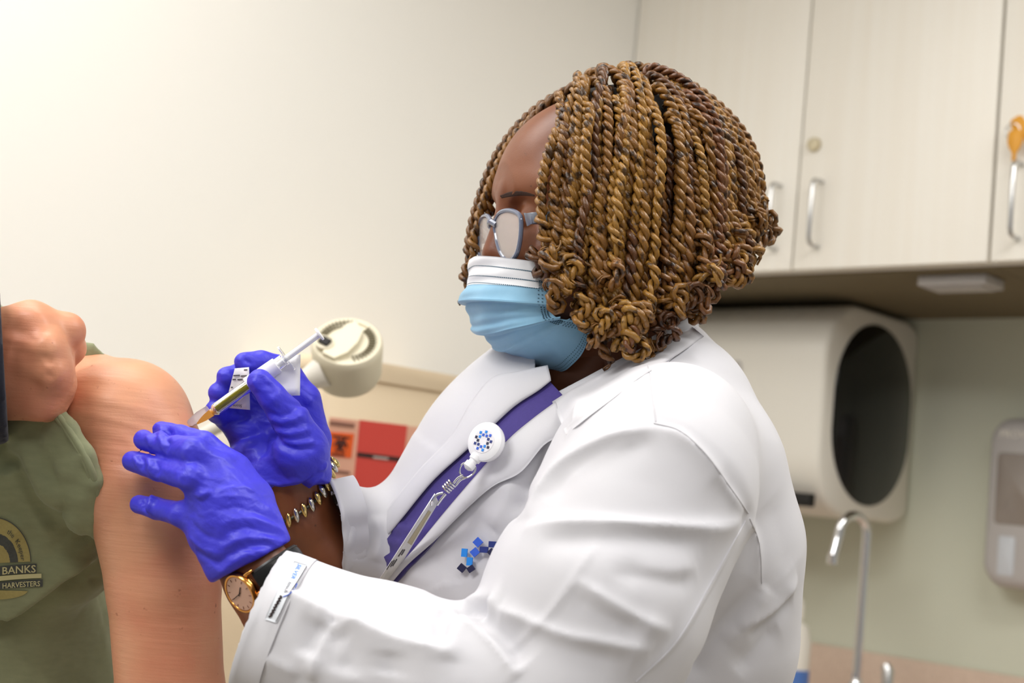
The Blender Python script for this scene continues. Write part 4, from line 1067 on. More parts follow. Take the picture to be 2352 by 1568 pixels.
# trousers and shoes below the coat
s = SDF((cw[0] - .25, cw[1] - .2, -.01), (cw[0] + .25, cw[1] + .2, .62), .008)
for q in (-1, 1): s.chain([(np.array([cw[0] + .02, cw[1] + q * .09, .6]), .075), (np.array([cw[0] + .02, cw[1] + q * .10, .10]), .056)], k=.01)
Vx, Fx = s.mesh(2); add('trousers', Vx, Fx, M_scrub, nurse)
for q in (-1, 1):
    s = SDF((cw[0] - .24, cw[1] + q * .1 - .08, -.01), (cw[0] + .14, cw[1] + q * .1 + .08, .14), .006)
    s.cone((cw[0] + .04, cw[1] + q * .1, .05), (cw[0] - .15, cw[1] + q * .11, .035), .045, .036); s.cut((0, 0, .0015), (0, 0, -1)); Vx, Fx = s.mesh(1); add('shoe', Vx, Fx, M_wplast, nurse)

# ---- hemmed sleeve ends
def cuff(p, n, inner, w, lab_):
    """a turned hem that follows the sleeve's own outline"""
    n = nrm(n); u = nrm(np.cross(n, [0, 0, 1])); v = np.cross(n, u); tr = cast_c.t; m = 72; rows = []
    for off in np.linspace(0, w, 6):
        ring = []
        for k in range(m):
            a = 2 * math.pi * k / m; d = math.cos(a) * u + math.sin(a) * v; o = np.asarray(inner) - n * max(off, .005); r = np.nan
            h1 = tr.ray_cast(Vector(o), Vector(d))
            if h1[0] is not None:
                h2 = tr.ray_cast(h1[0] + Vector(d) * .0008, Vector(d))
                r = h1[3] + (h2[3] if h2[0] is not None and h2[3] < .03 else .008)
            ring.append(r)
        ring = np.array(ring); med = np.nanmedian(ring); ring = np.where(np.isnan(ring) | (abs(ring - med) > .35 * med), med, ring)
        for _ in range(4): ring = (np.roll(ring, 1) + ring * 2 + np.roll(ring, -1)) / 4
        rows.append([np.asarray(inner) - n * (off - .003) + (math.cos(2 * math.pi * k / m) * u + math.sin(2 * math.pi * k / m) * v) * (ring[k] + .0012) for k in range(m)])
    Q = np.array(rows); inn = np.array(rows[0]); ctr = inn.mean(0); lip = inn + (ctr - inn) * .05 - n * .0006
    deep = lip - n * .024
    Q = np.concatenate([[deep], [lip], Q]); R_, m = Q.shape[:2]
    I = np.arange(R_ * m).reshape(R_, m); F2 = np.stack([I[:-1], np.roll(I[:-1], -1, 1), np.roll(I[1:], -1, 1), I[1:]], 2).reshape(-1, 4)
    V2 = Q.reshape(-1, 3)
    o_ = addK('cuff', V2, F2, M_coat, nurse); tag(o_, lab_); return V2, F2
CUFFS = [cuff(pc1, nc1, pc1 - nc1 * .004, .024, 'hemmed end of the near coat sleeve')]
CUFFS.append(cuff(pc2, nc2, pc2 - nc2 * .004, .022, 'hemmed end of the far coat sleeve'))
# ---- scrub top, collar and lapels
far_edge = [(1262, 872), (1235, 895), (1180, 930), (1120, 985), (1060, 1040), (990, 1105), (920, 1190), (860, 1262), (812, 1318)]
near_edge = [(1275, 900), (1245, 935), (1208, 968), (1165, 1008), (1090, 1090), (1020, 1172), (960, 1245), (905, 1305), (862, 1352)]
V, Fq = strip(cast_t, [(x - 7, y - 5) for x, y in far_edge], [(x + 24, y + 14) for x, y in near_edge], 60, 16, .0030, .0025)
Nq = normals(V, Fq)
scrub = addK('scrub_top', V, Fq, M_scrub, nurse); tag(scrub, 'purple scrub top under the coat')
# darker folds in the scrub top are real pleats
cs = Cast(V, Fq)
for a, b in (((905, 1205), (985, 1215)), ((885, 1235), (960, 1250)), ((862, 1262), (935, 1290))):
    P, _ = cs.line([a, ((a[0] + b[0]) / 2, (a[1] + b[1]) / 2 + 4), b]);  V = fold(V, Nq, P, .004, .005, .4, False)
scrub.data.vertices.foreach_set('co', (K2W(V) - ORG[nurse.name]).astype(np.float32).ravel()); scrub.data.update()

near_lap_out = [(1300, 1000), (1252, 1020), (1196, 1084), (1130, 1118), (1062, 1178), (1000, 1240), (935, 1298), (890, 1350)]
near_lap_in = [(1276, 922), (1222, 962), (1166, 1010), (1092, 1092), (1022, 1174), (962, 1247), (908, 1307), (866, 1356)]
V, Fq = strip(cast_t, near_lap_in, near_lap_out, 54, 14, .0070, .0022, .0025)
o_ = addK('lapel', V, Fq, M_coat, nurse); tag(o_, 'near lapel of the white coat')
far_lap_in = [(1266, 874), (1236, 897), (1182, 932), (1122, 987), (1062, 1042), (992, 1107), (922, 1192), (862, 1264), (818, 1322)]
far_lap_out = [(1258, 838), (1190, 852), (1128, 868), (1076, 932), (1036, 1000), (962, 1078), (895, 1160), (840, 1236), (790, 1306)]
V, Fq = strip(cast_t, far_lap_in, far_lap_out, 60, 12, .0085, .0022, .003)
o_ = addK('lapel', V, Fq, M_coat, nurse); tag(o_, 'far lapel of the white coat')
# collar: stands round the neck and turns over
neck_c = K(1400, 850, 1.33)
def collar(px_in, px_out, d_in, d_out, lab_, n=30, m=8):
    A = spline([K(x, y, d) for (x, y), d in zip(px_in, d_in)], n); B = spline([K(x, y, d) for (x, y), d in zip(px_out, d_out)], n)
    Q = np.zeros((n, m, 3)); t = np.linspace(0, 1, m)
    for j in range(m):
        Q[:, j] = A + (B - A) * t[j]; Q[:, j, 1] += .010 * 4 * t[j] * (1 - t[j]); Q[:, j, 2] -= .006 * 4 * t[j] * (1 - t[j])
    V, Fq = shell(Q, .0025); o_ = addK('collar', V, Fq, M_coat, nurse); tag(o_, lab_)
cl_in = [(1590, 750), (1530, 786), (1500, 800), (1440, 828), (1380, 860), (1320, 890), (1268, 922)]
cl_out = [(1617, 772), (1560, 812), (1520, 836), (1462, 872), (1412, 912), (1350, 958), (1300, 998)]
V, Fq = strip(cast_c, cl_in, cl_out, 40, 9, .0065, .0025, .003, 4)
tag(addK('collar', V, Fq, M_coat, nurse), 'turned-down collar at the near side of the neck')
collar([(1600, 742), (1585, 738), (1540, 760), (1490, 786)], [(1606, 770), (1590, 768), (1545, 792), (1500, 812)], [1.33, 1.29, 1.27, 1.262], [1.33, 1.285, 1.262, 1.255], 'standing collar band behind the neck', 20, 5)
collar([(1560, 742), (1500, 745), (1400, 780), (1310, 830), (1266, 872)], [(1600, 742), (1520, 760), (1380, 800), (1290, 824), (1256, 840)],
       [1.36, 1.42, 1.44, 1.42, 1.39], [1.36, 1.46, 1.48, 1.46, 1.44], 'collar at the far side of the neck')

# sewn seams and the pressed sleeve crease
M_seam = mat('seam_thread', srgb(200, 199, 204), .8)
for pts, r_ in (([(1486, 828), (1494, 862), (1499, 905), (1506, 968)], .0005), ([(1502, 972), (1562, 990), (1622, 1044), (1676, 1118), (1718, 1178)], .0006), ([(1712, 1196), (1640, 1324), (1556, 1470), (1460, 1566)], .0005), ([(1722, 1190), (1744, 1250), (1750, 1340)], .0005)):
    P, N_ = cast_c.line(pts, 40, lift=.0002)
    MB().tube(P, r_, 6).build('seam', M_seam, coat, k=True)
# ------------------------------------------------------------------ gloves
def hand(parts, h=.0016, pad=.02):
    """parts: list of (chain of (px,py,d,r), blend)"""
    allp = [q for ch, k in parts for q in kk_(*ch)]
    s = SDF(*bbox(allp, pad), h)
    for ch, k in parts:
        if len(ch) == 1: s.ell(kk_(*ch)[0][0], (ch[0][3],) * 3, k=k)
        else: s.chain(kk_(*ch), k=k, kin=.003)
    return s
# near (left) hand resting on the arm
s = hand([
    ([(578, 1290, 1.123, .0285), (560, 1235, 1.122, .0270)], .0),
    ([(602, 1262, 1.130, .021), (572, 1150, 1.140, .0195), (533, 1082, 1.142, .0155)], .014),     # index metacarpal
    ([(585, 1262, 1.118, .023), (535, 1150, 1.120, .0205), (494, 1084, 1.122, .0165)], .014),
    ([(560, 1270, 1.114, .023), (510, 1185, 1.113, .0205), (476, 1130, 1.114, .0165)], .014),
    ([(535, 1285, 1.118, .022), (485, 1225, 1.120, .0185), (452, 1186, 1.124, .0145)], .014),
    ([(596, 1235, 1.140, .018), (560, 1140, 1.160, .0150), (520, 1085, 1.185, .0120), (502, 1068, 1.196, .0105)], .010),      # thumb, round the far side of the arm
    ([(533, 1082, 1.142, .0140), (470, 1020, 1.140, .0100), (415, 999, 1.160, .0082), (370, 988, 1.174, .0075)], .004),   # index
    ([(494, 1084, 1.122, .0150), (446, 1036, 1.112, .0112), (382, 1022, 1.140, .0092), (330, 1009, 1.158, .0084)], .004),   # middle
    ([(476, 1130, 1.114, .0150), (440, 1096, 1.104, .0112), (366, 1078, 1.134, .0090), (303, 1058, 1.156, .0082)], .004),   # ring
    ([(452, 1190, 1.124, .0130), (416, 1180, 1.122, .0098), (362, 1168, 1.142, .0084), (320, 1158, 1.157, .0078)], .004),   # little
])
s.cut(K(580, 1289, 1.12), (.47, -.88, -.05), .003)
Vg, Fg = s.mesh(2); Ng = normals(Vg, Fg); cg = Cast(Vg, Fg)
GF = [([(640, 1185), (590, 1150), (530, 1140), (480, 1145)], .0012, .0035), ([(648, 1205), (600, 1180), (545, 1165), (490, 1175)], -.0012, .0032), ([(655, 1222), (610, 1200), (560, 1190), (500, 1205)], .0012, .0032),
      ([(655, 1235), (610, 1220), (560, 1212), (505, 1232)], -.0013, .003), ([(650, 1245), (600, 1236), (550, 1238), (500, 1262)], .0013, .003), ([(640, 1250), (590, 1252), (540, 1266), (490, 1300)], -.0013, .003), ([(620, 1262), (570, 1272), (530, 1295), (500, 1320)], .0014, .003),
      ([(598, 1140), (560, 1120), (515, 1125), (486, 1140)], .0010, .003), ([(615, 1165), (570, 1145), (520, 1150)], -.001, .003), ([(440, 1205), (480, 1235), (530, 1240)], -.001, .003), ([(430, 1225), (470, 1260), (520, 1270)], .001, .003), ([(450, 1265), (490, 1290), (520, 1290)], -.0011, .003),
      ([(475, 1140), (462, 1133), (455, 1145)], .0016, .003), ([(490, 1128), (470, 1135), (458, 1142)], .0018, .0025),
      # loose fingertips
      ([(345, 985), (360, 1000), (352, 1012)], -.0016, .0025), ([(352, 990), (372, 1012), (368, 1030)], .0016, .003), ([(375, 1000), (385, 1020), (378, 1036)], -.0016, .0028), ([(335, 1000), (345, 1015), (342, 1025)], .0012, .0025),
      ([(318, 1045), (330, 1062), (322, 1076)], -.0015, .0026), ([(335, 1050), (346, 1070), (340, 1084)], .0016, .003), ([(352, 1055), (362, 1078), (354, 1092)], -.0016, .003), ([(306, 1048), (316, 1060), (310, 1068)], .0012, .0022),
      ([(352, 1138), (346, 1160), (340, 1178)], .0026, .0028), ([(340, 1142), (334, 1160), (330, 1172)], -.0016, .0028), ([(320, 1150), (332, 1158), (326, 1168)], -.0010, .002), ([(380, 985), (390, 996), (386, 1006)], -.0014, .0025), ([(362, 978), (372, 988), (366, 998)], .0013, .0022),
      ([(425, 1012), (440, 1030), (430, 1050)], -.0008, .004), ([(410, 1075), (425, 1092), (416, 1112)], -.0008, .004)]
for pts, hh, w in GF:
    P, _ = cg.line(pts)
    if P is not None: Vg = fold(Vg, Ng, P, hh * 1.5, w)
Vg = Vg + Ng * (.0004 * vnoise(Vg, 120, 21))[:, None]
tag(addK('glove', Vg, Fg, M_glove, nurse), 'blue nitrile glove on the hand pressing the arm')
# rolled glove edge
cast_gl = Cast(Vg, Fg)

# far (right) hand holding the syringe
s = hand([
    ([(668, 1112, 1.262, .0300), (660, 1060, 1.262, .0290)], .0),
    ([(700, 1085, 1.268, .022), (712, 1010, 1.274, .0185), (698, 920, 1.272, .0150)], .014),
    ([(672, 1080, 1.276, .022), (672, 1010, 1.284, .0185), (658, 935, 1.284, .0155)], .014),
    ([(640, 1080, 1.270, .022), (625, 1025, 1.282, .0185), (608, 965, 1.284, .0150)], .014),
    ([(612, 1090, 1.258, .021), (580, 1040, 1.270, .0185), (556, 990, 1.276, .0140)], .014),
    ([(705, 1085, 1.246, .022), (690, 1030, 1.232, .0240), (668, 965, 1.224, .0165), (626, 912, 1.214, .0122), (597, 876, 1.2115, .0108)], .010),   # thumb
    ([(698, 920, 1.272, .0142), (655, 845, 1.268, .0112), (600, 832, 1.256, .0100), (560, 831, 1.247, .0085)], .005),        # index
    ([(658, 935, 1.284, .0148), (596, 872, 1.280, .0118), (548, 862, 1.262, .0102), (521, 866, 1.250, .0092)], .004),        # middle
    ([(608, 965, 1.284, .0142), (552, 915, 1.280, .0115), (520, 900, 1.262, .0100), (501, 901, 1.249, .0090)], .004),        # ring
    ([(556, 990, 1.276, .0135), (520, 958, 1.270, .0110), (500, 948, 1.258, .0092), (492, 940, 1.248, .0080)], .004),        # little
])
s.cut(K(668, 1124, 1.262), (.10, -.97, -.2), .003)
Vg, Fg = s.mesh(2); Ng = normals(Vg, Fg); cg = Cast(Vg, Fg)
GF = [([(615, 950), (650, 955), (690, 935)], -.0010, .003), ([(618, 962), (655, 968), (700, 952)], .0011, .003), ([(622, 975), (660, 982), (708, 968)], -.0011, .0028), ([(628, 988), (668, 996), (715, 985)], .0012, .0028), ([(632, 1000), (672, 1008), (720, 1000)], -.0012, .0026), ([(640, 1012), (680, 1020), (725, 1015)], .0011, .0026),
      ([(622, 990), (640, 1015), (680, 1030), (730, 1026)], -.0030, .004), ([(615, 970), (608, 1000), (602, 1050)], -.0035, .006), ([(519, 1022), (550, 1005), (590, 990), (606, 975)], -.0025, .0035), ([(512, 985), (540, 970), (575, 955)], -.0022, .003),
      ([(560, 1085), (600, 1105), (640, 1112), (700, 1100)], .0014, .003), ([(590, 1120), (640, 1130), (700, 1118), (745, 1088)], .0022, .0035), ([(600, 1112), (650, 1120), (705, 1108), (742, 1078)], -.0018, .003), ([(730, 1080), (744, 1074), (748, 1060)], .0014, .003),
      ([(600, 862), (606, 880), (598, 895)], -.0009, .0025), ([(612, 880), (625, 895), (618, 910)], -.0009, .003), ([(580, 870), (588, 885), (592, 900)], .0010, .003), ([(700, 930), (712, 925), (718, 915)], .0012, .003), ([(660, 925), (700, 930), (716, 930)], -.0015, .003),
      ([(560, 825), (572, 832), (568, 838)], -.0012, .0022), ([(550, 838), (562, 842), (575, 840)], .001, .002), ([(540, 1040), (580, 1030), (600, 1010)], .0009, .003), ([(556, 1066), (585, 1056), (605, 1050)], -.0009, .003)]
for pts, hh, w in GF:
    P, _ = cg.line(pts)
    if P is not None: Vg = fold(Vg, Ng, P, hh * 1.5, w)
Vg = Vg + Ng * (.0004 * vnoise(Vg, 120, 22))[:, None]
tag(addK('glove', Vg, Fg, M_glove, nurse), 'blue nitrile glove on the hand holding the syringe')

# ------------------------------------------------------------------ syringe
SDp = 1.226
def SY_(t):                       # along the axis, 0 at the hub, 1 at the thumb rest
    return K(488, 946, SDp) * (1 - t) + K(735, 766, SDp + .004) * t
sa = nrm(SY_(1) - SY_(0)); slen = np.linalg.norm(SY_(1) - SY_(0))
M_glass = mat('clear_syringe_glass', (.96, .97, 1, 1), 0.03, trans=1.0, ior=1.42)
M_liq = mat('yellow_green_vial_tint', srgb(150, 140, 16), 0.08, trans=0.5, ior=1.33, spec=.6)
M_needle = mat('amber_needle_hub', srgb(240, 170, 70), 0.35, trans=0.25)
M_syrw = mat('white_syringe_plastic', srgb(240, 240, 242), 0.35)
M_paper = mat('white_label_paper', srgb(232, 230, 234), 0.7, bump=(60, .15, .001))
M_ink = mat('grey_print_ink', srgb(92, 90, 96), 0.6)
o = SY_(0)
syr = tag(empty('syringe', K2W(o)), 'small syringe with amber needle hub and white paper flag in gloved fingers', 'syringe')
L = slen
MB().lathe(o, sa, [(.000, .0030), (.003, .0052), (.006, .0056), (L * .66, .0056), (L * .665, .0062), (L * .675, .0062)], 28).build('barrel', M_glass, syr, k=True)
MB().lathe(o, sa, [(.004, .0001), (.0042, .0048), (L * .42, .0048), (L * .425, .0001)], 24).build('fluid', M_liq, syr, k=True)
# finger flange: an oval plate across the barrel
fl = K(655, 819, SDp); fu = nrm(np.array([.36, .80, -.48]) - sa * (sa @ np.array([.36, .80, -.48]))); fv = np.cross(sa, fu)
el = [(0.0118 * math.cos(a), 0.0062 * math.sin(a)) for a in np.linspace(0, 2 * math.pi, 32, endpoint=False)]
pf = o + sa * ((fl - o) @ sa)
MB().prism(pf, nrm(np.array([-.30, .86, -.2]) - sa * (sa @ np.array([-.30, .86, -.2]))), fv if abs(fv[2]) > .5 else fu, sa, el, -.0008, .0008, .0003).build('flange', M_glass, syr, k=True)
pl = MB(); pl.lathe(o, sa, [(L * .44, .0032), (L * .455, .0038), (L * .46, .0026), (L * .985, .0026)], 16); e1 = nrm(np.cross(sa, [0, 0, 1])); e2 = np.cross(sa, e1)
for e_ in (e1, e2): pl.box(o, sa, e_, np.cross(sa, e_), (L * .46, -.0028, -.0005), (L * .985, .0028, .0005))
pl.lathe(o, sa, [(L * .985, .0058), (L * .990, .0062), (L * 1.0, .0062), (L * 1.004, .0055)], 24).build('plunger', M_syrw, syr, k=True)
MB().lathe(o, -sa, [(-.001, .0034), (.003, .0033), (.006, .0028), (.012, .0022), (.014, .0014)], 16).build('needle_hub', M_needle, syr, k=True)
# safety sheath folded beside the needle and the needle itself
nd = o - sa * .013
MB().lathe(nd, -sa, [(0, .00035), (.012, .0003), (.0128, .00005)], 8).build('needle', M_steel, syr, k=True)
pp = [(0, -.0028), (.010, -.0038), (.020, -.0030), (.024, 0), (.020, .0030), (.010, .0040), (0, .0028)]
M_sheath = mat('frosted_sheath_plastic', srgb(238, 228, 230), 0.25, trans=0.6, ior=1.2)
sd = nrm(K(446, 965, SDp) - K(480, 938, SDp)); se = np.cross(sd, [0, 0, 1.0]); se = nrm(se)
MB().prism(K(479, 938, SDp - .003), sd, se, np.array([0, 0, 1.0]), pp, -.0022, .0022, .001).build('safety_sheath', M_sheath, syr, k=True)
MB().prism(K(486, 948, SDp - .004), nrm(K(456, 972, SDp) - K(486, 948, SDp)), nrm(np.cross(nrm(K(456, 972, SDp) - K(486, 948, SDp)), [0, 0, 1.0])), np.array([0, 0, 1.0]), [(0, -.0032), (.008, -.0022), (.0155, -.0002), (.0150, .0012), (.006, .0030), (0, .0034)], -.0015, .0015, .0006).build('sheath_lever', M_needle, syr, k=True)
# paper label wrapped round the barrel with two loose ends
MB().lathe(o, sa, [(L * .335, .0060), (L * .337, .0078), (L * .60, .0070), (L * .602, .0060)], 24).build('label_wrap', M_paper, syr, k=True)
def sheet(pts, thick=.0004, sub=6):
    """bilinear sheet through four corner points with a gentle curl"""
    a, b, c_, d_ = [np.asarray(p, float) for p in pts]; Q = np.zeros((sub, sub, 3))
    for i in range(sub):
        for j in range(sub):
            u, v = i / (sub - 1), j / (sub - 1); Q[i, j] = (a * (1 - u) + b * u) * (1 - v) + (d_ * (1 - u) + c_ * u) * v
            Q[i, j, 2] += .003 * math.sin(math.pi * u) * (1 - v)
    return shell(Q, thick)
V, Fq = sheet([K(632, 828, SDp + .006), K(690, 813, SDp + .008), K(689, 908, SDp + .006), K(612, 909, SDp - .001)])
p1 = addK('label_flag', V, Fq, M_paper, syr)
V, Fq = sheet([K(539, 846, SDp + .004), K(571, 843, SDp - .002), K(574, 941, SDp + .006), K(516, 936, SDp + .010)])
p2 = addK('label_flag', V, Fq, M_paper, syr)
cf = Cast(V, Fq)
def flag_text(body, x0, y0, ang, size, up=1):
    V, Fc = text_mesh(body, size, False); ca, sa_ = math.cos(ang), math.sin(ang); out = []
    for v in V:
        px, py = x0 + v[0] * ca + v[1] * sa_ * up, y0 + v[0] * sa_ - v[1] * ca * up
        h_, _ = cf(px, py); h_ = K(px, py, SDp + .004) if h_ is None else h_
        out.append(np.array(h_) * (1 - .0006 / h_[2]))
    addK('lettering', np.array(out), Fc, M_ink, p2, False)
flag_text('Store at roo', 556, 929, math.pi + .04, 9.5)
for x0, y0, w_ in ((536, 861, 15), (553, 862, 14), (534, 870, 8), (545, 870, 12), (530, 888, 5), (560, 848, 8)):
    q = [(x0, y0), (x0 + w_, y0 - w_ * .06), (x0 + w_, y0 - w_ * .06 + 3), (x0, y0 + 3)]
    v_ = []
    for (px, py) in q:
        h_, _ = cf(px, py); h_ = K(px, py, SDp + .004) if h_ is None else h_; v_.append(np.array(h_) * (1 - .0006 / h_[2]))
    addK('print', np.array(v_), [(0, 1, 2, 3)], M_ink, p2, False)

# ------------------------------------------------------------------ wristwatch
wc = K(600, 1331, 1.122); wn = nrm([-.58, -.33, -.74]); wa = np.array([.59, -.80, -.06]); wa = nrm(wa - wn * (wa @ wn)); wt = np.cross(wa, wn)
wt = wt if wt[0] > 0 else -wt          # toward twelve o'clock
M_goldm = mat('polished_gold', srgb(226, 160, 84), 0.18, metal=1.0)
M_dial = mat('rose_dial', srgb(206, 160, 136), 0.3, coat=.6)
M_strap = mat('black_leather', srgb(16, 16, 17), 0.35, bump=(300, .3, .0006))
fc = K(553, 1362, 1.096)
wat = tag(empty('wristwatch', K2W(fc)), 'gold wristwatch with rose dial and black leather strap at the coat cuff', 'watch')
RW = .0168
MB().lathe(fc - wn * .005, wn, [(0, RW * .92), (.002, RW), (.0052, RW), (.0066, RW * .95), (.0066, RW * .86), (.0058, RW * .84), (.0058, 0)], 48).build('case', M_goldm, wat, k=True)
MB().lathe(fc + wn * .0009, wn, [(0, RW * .84), (.0003, RW * .83), (.0003, 0)], 40).build('dial', M_dial, wat, k=True)
mk = MB()
for k in range(12):
    a = math.radians(30 * k); d = math.cos(a) * wt + math.sin(a) * wa; q = np.cross(wn, d)
    mk.box(fc + wn * .0012, d, q, wn, (RW * .64, -.00025, 0), (RW * .77, .00025, .0004))
mk.build('hour_markers', M_inkbr, wat, k=True)
def handw(ang, ln, w):
    d = math.cos(ang) * wt + math.sin(ang) * wa; q = np.cross(wn, d); MB().box(fc + wn * .0016, d, q, wn, (-.002, -w, 0), (ln, w, .0003)).build('hand', M_inkb, wat, k=True)
handw(math.radians(178), RW * .62, .0003); handw(math.radians(330), RW * .42, .0004)
MB().lathe(fc - wn * .001 + wa * RW * .98, wa, [(0, .0018), (.003, .0020), (.0034, .0014)], 14).build('crown', M_goldm, wat, k=True)
for q in (-1, 1):
    for e_ in (-1, 1):
        st = fc - wn * .002 + wt * q * RW * .88 + wa * e_ * RW * .52
        MB().tube(np.array([st, st + wt * q * .003 - wn * .001, st + wt * q * .0058 - wn * .004]), np.array([.0018, .0017, .0012]), 10).build('lug', M_goldm, wat, k=True)
# strap: an ellipse round the wrist in the plane of wn and wt
ctr_ = fc - wn * .030; a0 = .0325; b0 = .0325
ang = np.linspace(math.radians(33), math.radians(327), 60)
P = np.array([ctr_ + wn * (a0 * .88) * math.cos(a) + wt * b0 * math.sin(a) for a in ang]); Nn = np.array([nrm(wn * math.cos(a) + wt * math.sin(a)) for a in ang])
V, Fc = flat_tube(P, Nn, .0165, .0030, prof=[(-.5, -.5), (-.5, .0), (-.42, .25), (-.2, .5), (.2, .5), (.42, .25), (.5, .0), (.5, -.5)]); MB().put(V, Fc).build('strap', M_strap, wat, k=True)
M_thread = mat('dark_thread', srgb(70, 70, 72), .8)
for e_ in (-1, 1):
    stt = MB()
    for i in range(1, 40):
        a = math.radians(36 + i * 2.6); p = ctr_ + wn * (a0 * .88 + .0009) * math.cos(a) + wt * (b0 + .0009) * math.sin(a) + wa * e_ * .0066
        stt.box(p, nrm(-wn * math.sin(a) + wt * math.cos(a)), wa, nrm(wn * math.cos(a) + wt * math.sin(a)), (-.0005, -.00018, -.0002), (.0005, .00018, .0004))
    stt.build('stitching', M_thread, wat, k=True)

# ------------------------------------------------------------------ chain bracelet
M_silver = mat('two_tone_silver', srgb(205, 200, 190), 0.16, metal=1.0)
M_twog = mat('bracelet_gold', srgb(216, 188, 120), 0.18, metal=1.0)
bp = [(632, 1194), (655, 1197), (675, 1186), (700, 1168), (722, 1148), (738, 1124), (749, 1100), (755, 1080)]
Pf, Nf_ = cast_wr.line(bp, 40, lift=.0025)
cwr = K(684, 1165, 1.270)
bk = spline([Pf[-1], Pf[-1] + [.000, .006, .018], cwr + [.018, .030, .036], cwr + [-.010, .018, .040], cwr + [-.033, -.004, .020], Pf[0]], 30)
Pb = np.vstack([Pf, bk[1:-1]])
brc = tag(empty('bracelet', K2W(cwr)), 'silver and gold chain link bracelet below the glove at the far wrist', 'bracelet')
Q = resample(np.vstack([Pb, Pb[:1]]), 33)[:-1]
for i in range(len(Q)):
    p = Q[i]; tg = nrm(Q[(i + 1) % len(Q)] - Q[i - 1]); on = nrm(p - (cwr + tg * ((p - cwr) @ tg))); sd_ = np.cross(tg, on)
    a1 = nrm(tg * .35 + sd_ * .94); b1 = nrm(tg * .94 - sd_ * .35)
    bead = MB(); bead.lathe(p - a1 * .0066 + on * .0006, a1, [(0, .0002), (.0012, .0016), (.0036, .0025), (.0066, .0028), (.0096, .0025), (.0120, .0016), (.0132, .0002)], 12)
    bead.build('link', M_silver if i % 2 else M_twog, brc, k=True)
Pc_ = np.vstack([Q, Q[:1]]); MB().tube(Pc_ , .0016, 6).build('inner_chain', mat('tarnished_silver', srgb(60, 56, 50), .4, metal=.8), brc, k=True)

# ------------------------------------------------------------------ coat emblem (embroidered squares) and sleeve tag
def quad_px(cx, cy, w, h, ang):
    ca, sa_ = math.cos(ang), math.sin(ang)
    return [(cx + x * ca - y * sa_, cy + x * sa_ + y * ca) for x, y in ((-w, -h), (w, -h), (w, h), (-w, h))]
def patch(name, quad, m, cast, parent, lift=.0012, thick=.0009, n=4):
    q = np.array(quad, float); V = np.zeros((n, n, 3))
    for i in range(n):
        for j in range(n):
            u, v = i / (n - 1), j / (n - 1); p = (q[0] * (1 - u) + q[1] * u) * (1 - v) + (q[3] * (1 - u) + q[2] * u) * v
            h_, _ = cast(*p); h_ = np.array(h_) if h_ is not None else K(p[0], p[1], 1.2); V[i, j] = h_ * (1 - lift / h_[2])
    v_, f_ = shell(V, thick); return addK(name, v_, f_, m, parent, False)
M_e = {k: mat('thread_' + k, srgb(*c_), .45, sheen=.2, bump=(1500, .3, .0003, (1, 1, 6))) for k, c_ in {'royal': (44, 92, 205), 'azure': (20, 132, 224), 'navy': (8, 14, 62), 'deep': (22, 44, 120)}.items()}
for cx, cy, w, h, a, k in ((1097, 1245, 8.5, 8.5, -.78, 'royal'), (1090, 1268, 8.5, 8, -.7, 'royal'), (1066, 1269, 6.5, 9.5, .08, 'azure'), (1078, 1289, 6.5, 9.5, .08, 'azure'), (1060, 1304, 8, 8, .7, 'navy'), (1081, 1306, 8, 6.5, -.6, 'navy'),
                           (1111, 1262, 9.5, 7, .06, 'deep'), (1132, 1250, 10, 7, .06, 'deep'), (1128, 1268, 7, 7, -.75, 'navy')):
    patch('emblem_square', quad_px(cx, cy, w, h, a), M_e[k], cast_t, coat, .0055)
cuff_all = Cast(*fuse([(Vc, Fc_)] + CUFFS))
V, Fq = strip(cuff_all, [(676, 1288), (652, 1332), (628, 1376), (608, 1422)], [(706, 1297), (688, 1330), (658, 1378), (634, 1430)], 24, 7, .0016, .001, .0, 6)
tg_ = addK('sleeve_tag', V, Fq, mat('tag_ribbon', srgb(226, 230, 236), .6), coat)
ct_ = Cast(V, Fq)
def tag_text(body, t0, size, m, off=.36):
    V, Fc = text_mesh(body, size, True); a = np.array([691, 1292.]); b = np.array([621, 1426.]); d = (b - a) / np.linalg.norm(b - a); q = np.array([d[1], -d[0]]); q = q if q[0] < 0 else -q
    out = []; last = 1.05
    for v in V:
        p = a + d * (t0 + v[0]) - q * (v[1] - size * off) * 1.0
        h_, _ = ct_(*p); h_ = np.array(h_) if h_ is not None else K(p[0], p[1], last); last = h_[2]; out.append(h_ * (1 - .0006 / h_[2]))
    o_ = addK('lettering', np.array(out), Fc, m, coat, False)
tag_text('SILVER', 4, 13, mat('tag_blue_thread', srgb(70, 130, 220), .6)); tag_text('touch', 50, 12, M_ink)
def on_tag(pts, r, name, m):
    P = []; last = 1.05
    for x, y in spline(pts, 24):
        h_, _ = ct_(x, y); h_ = np.array(h_) if h_ is not None else K(x, y, last); last = h_[2]; P.append(h_ * (1 - .0006 / h_[2]))
    MB().tube(np.array(P), r, 6).build(name, m, coat, k=True)
on_tag([(682, 1340), (676, 1352), (664, 1364), (650, 1370)], .0004, 'tag_swoosh', M_e['royal'])
zz = [(646 - 26 * k / 14 + (3 if k % 2 else -3), 1368 + 48 * k / 14) for k in range(15)]
on_tag(zz, .0008, 'crumpled_print', M_inkb)
on_tag([(704, 1300), (686, 1330), (670, 1354), (657, 1378), (646, 1402), (633, 1428)], .0003, 'tag_thread', M_inkb)

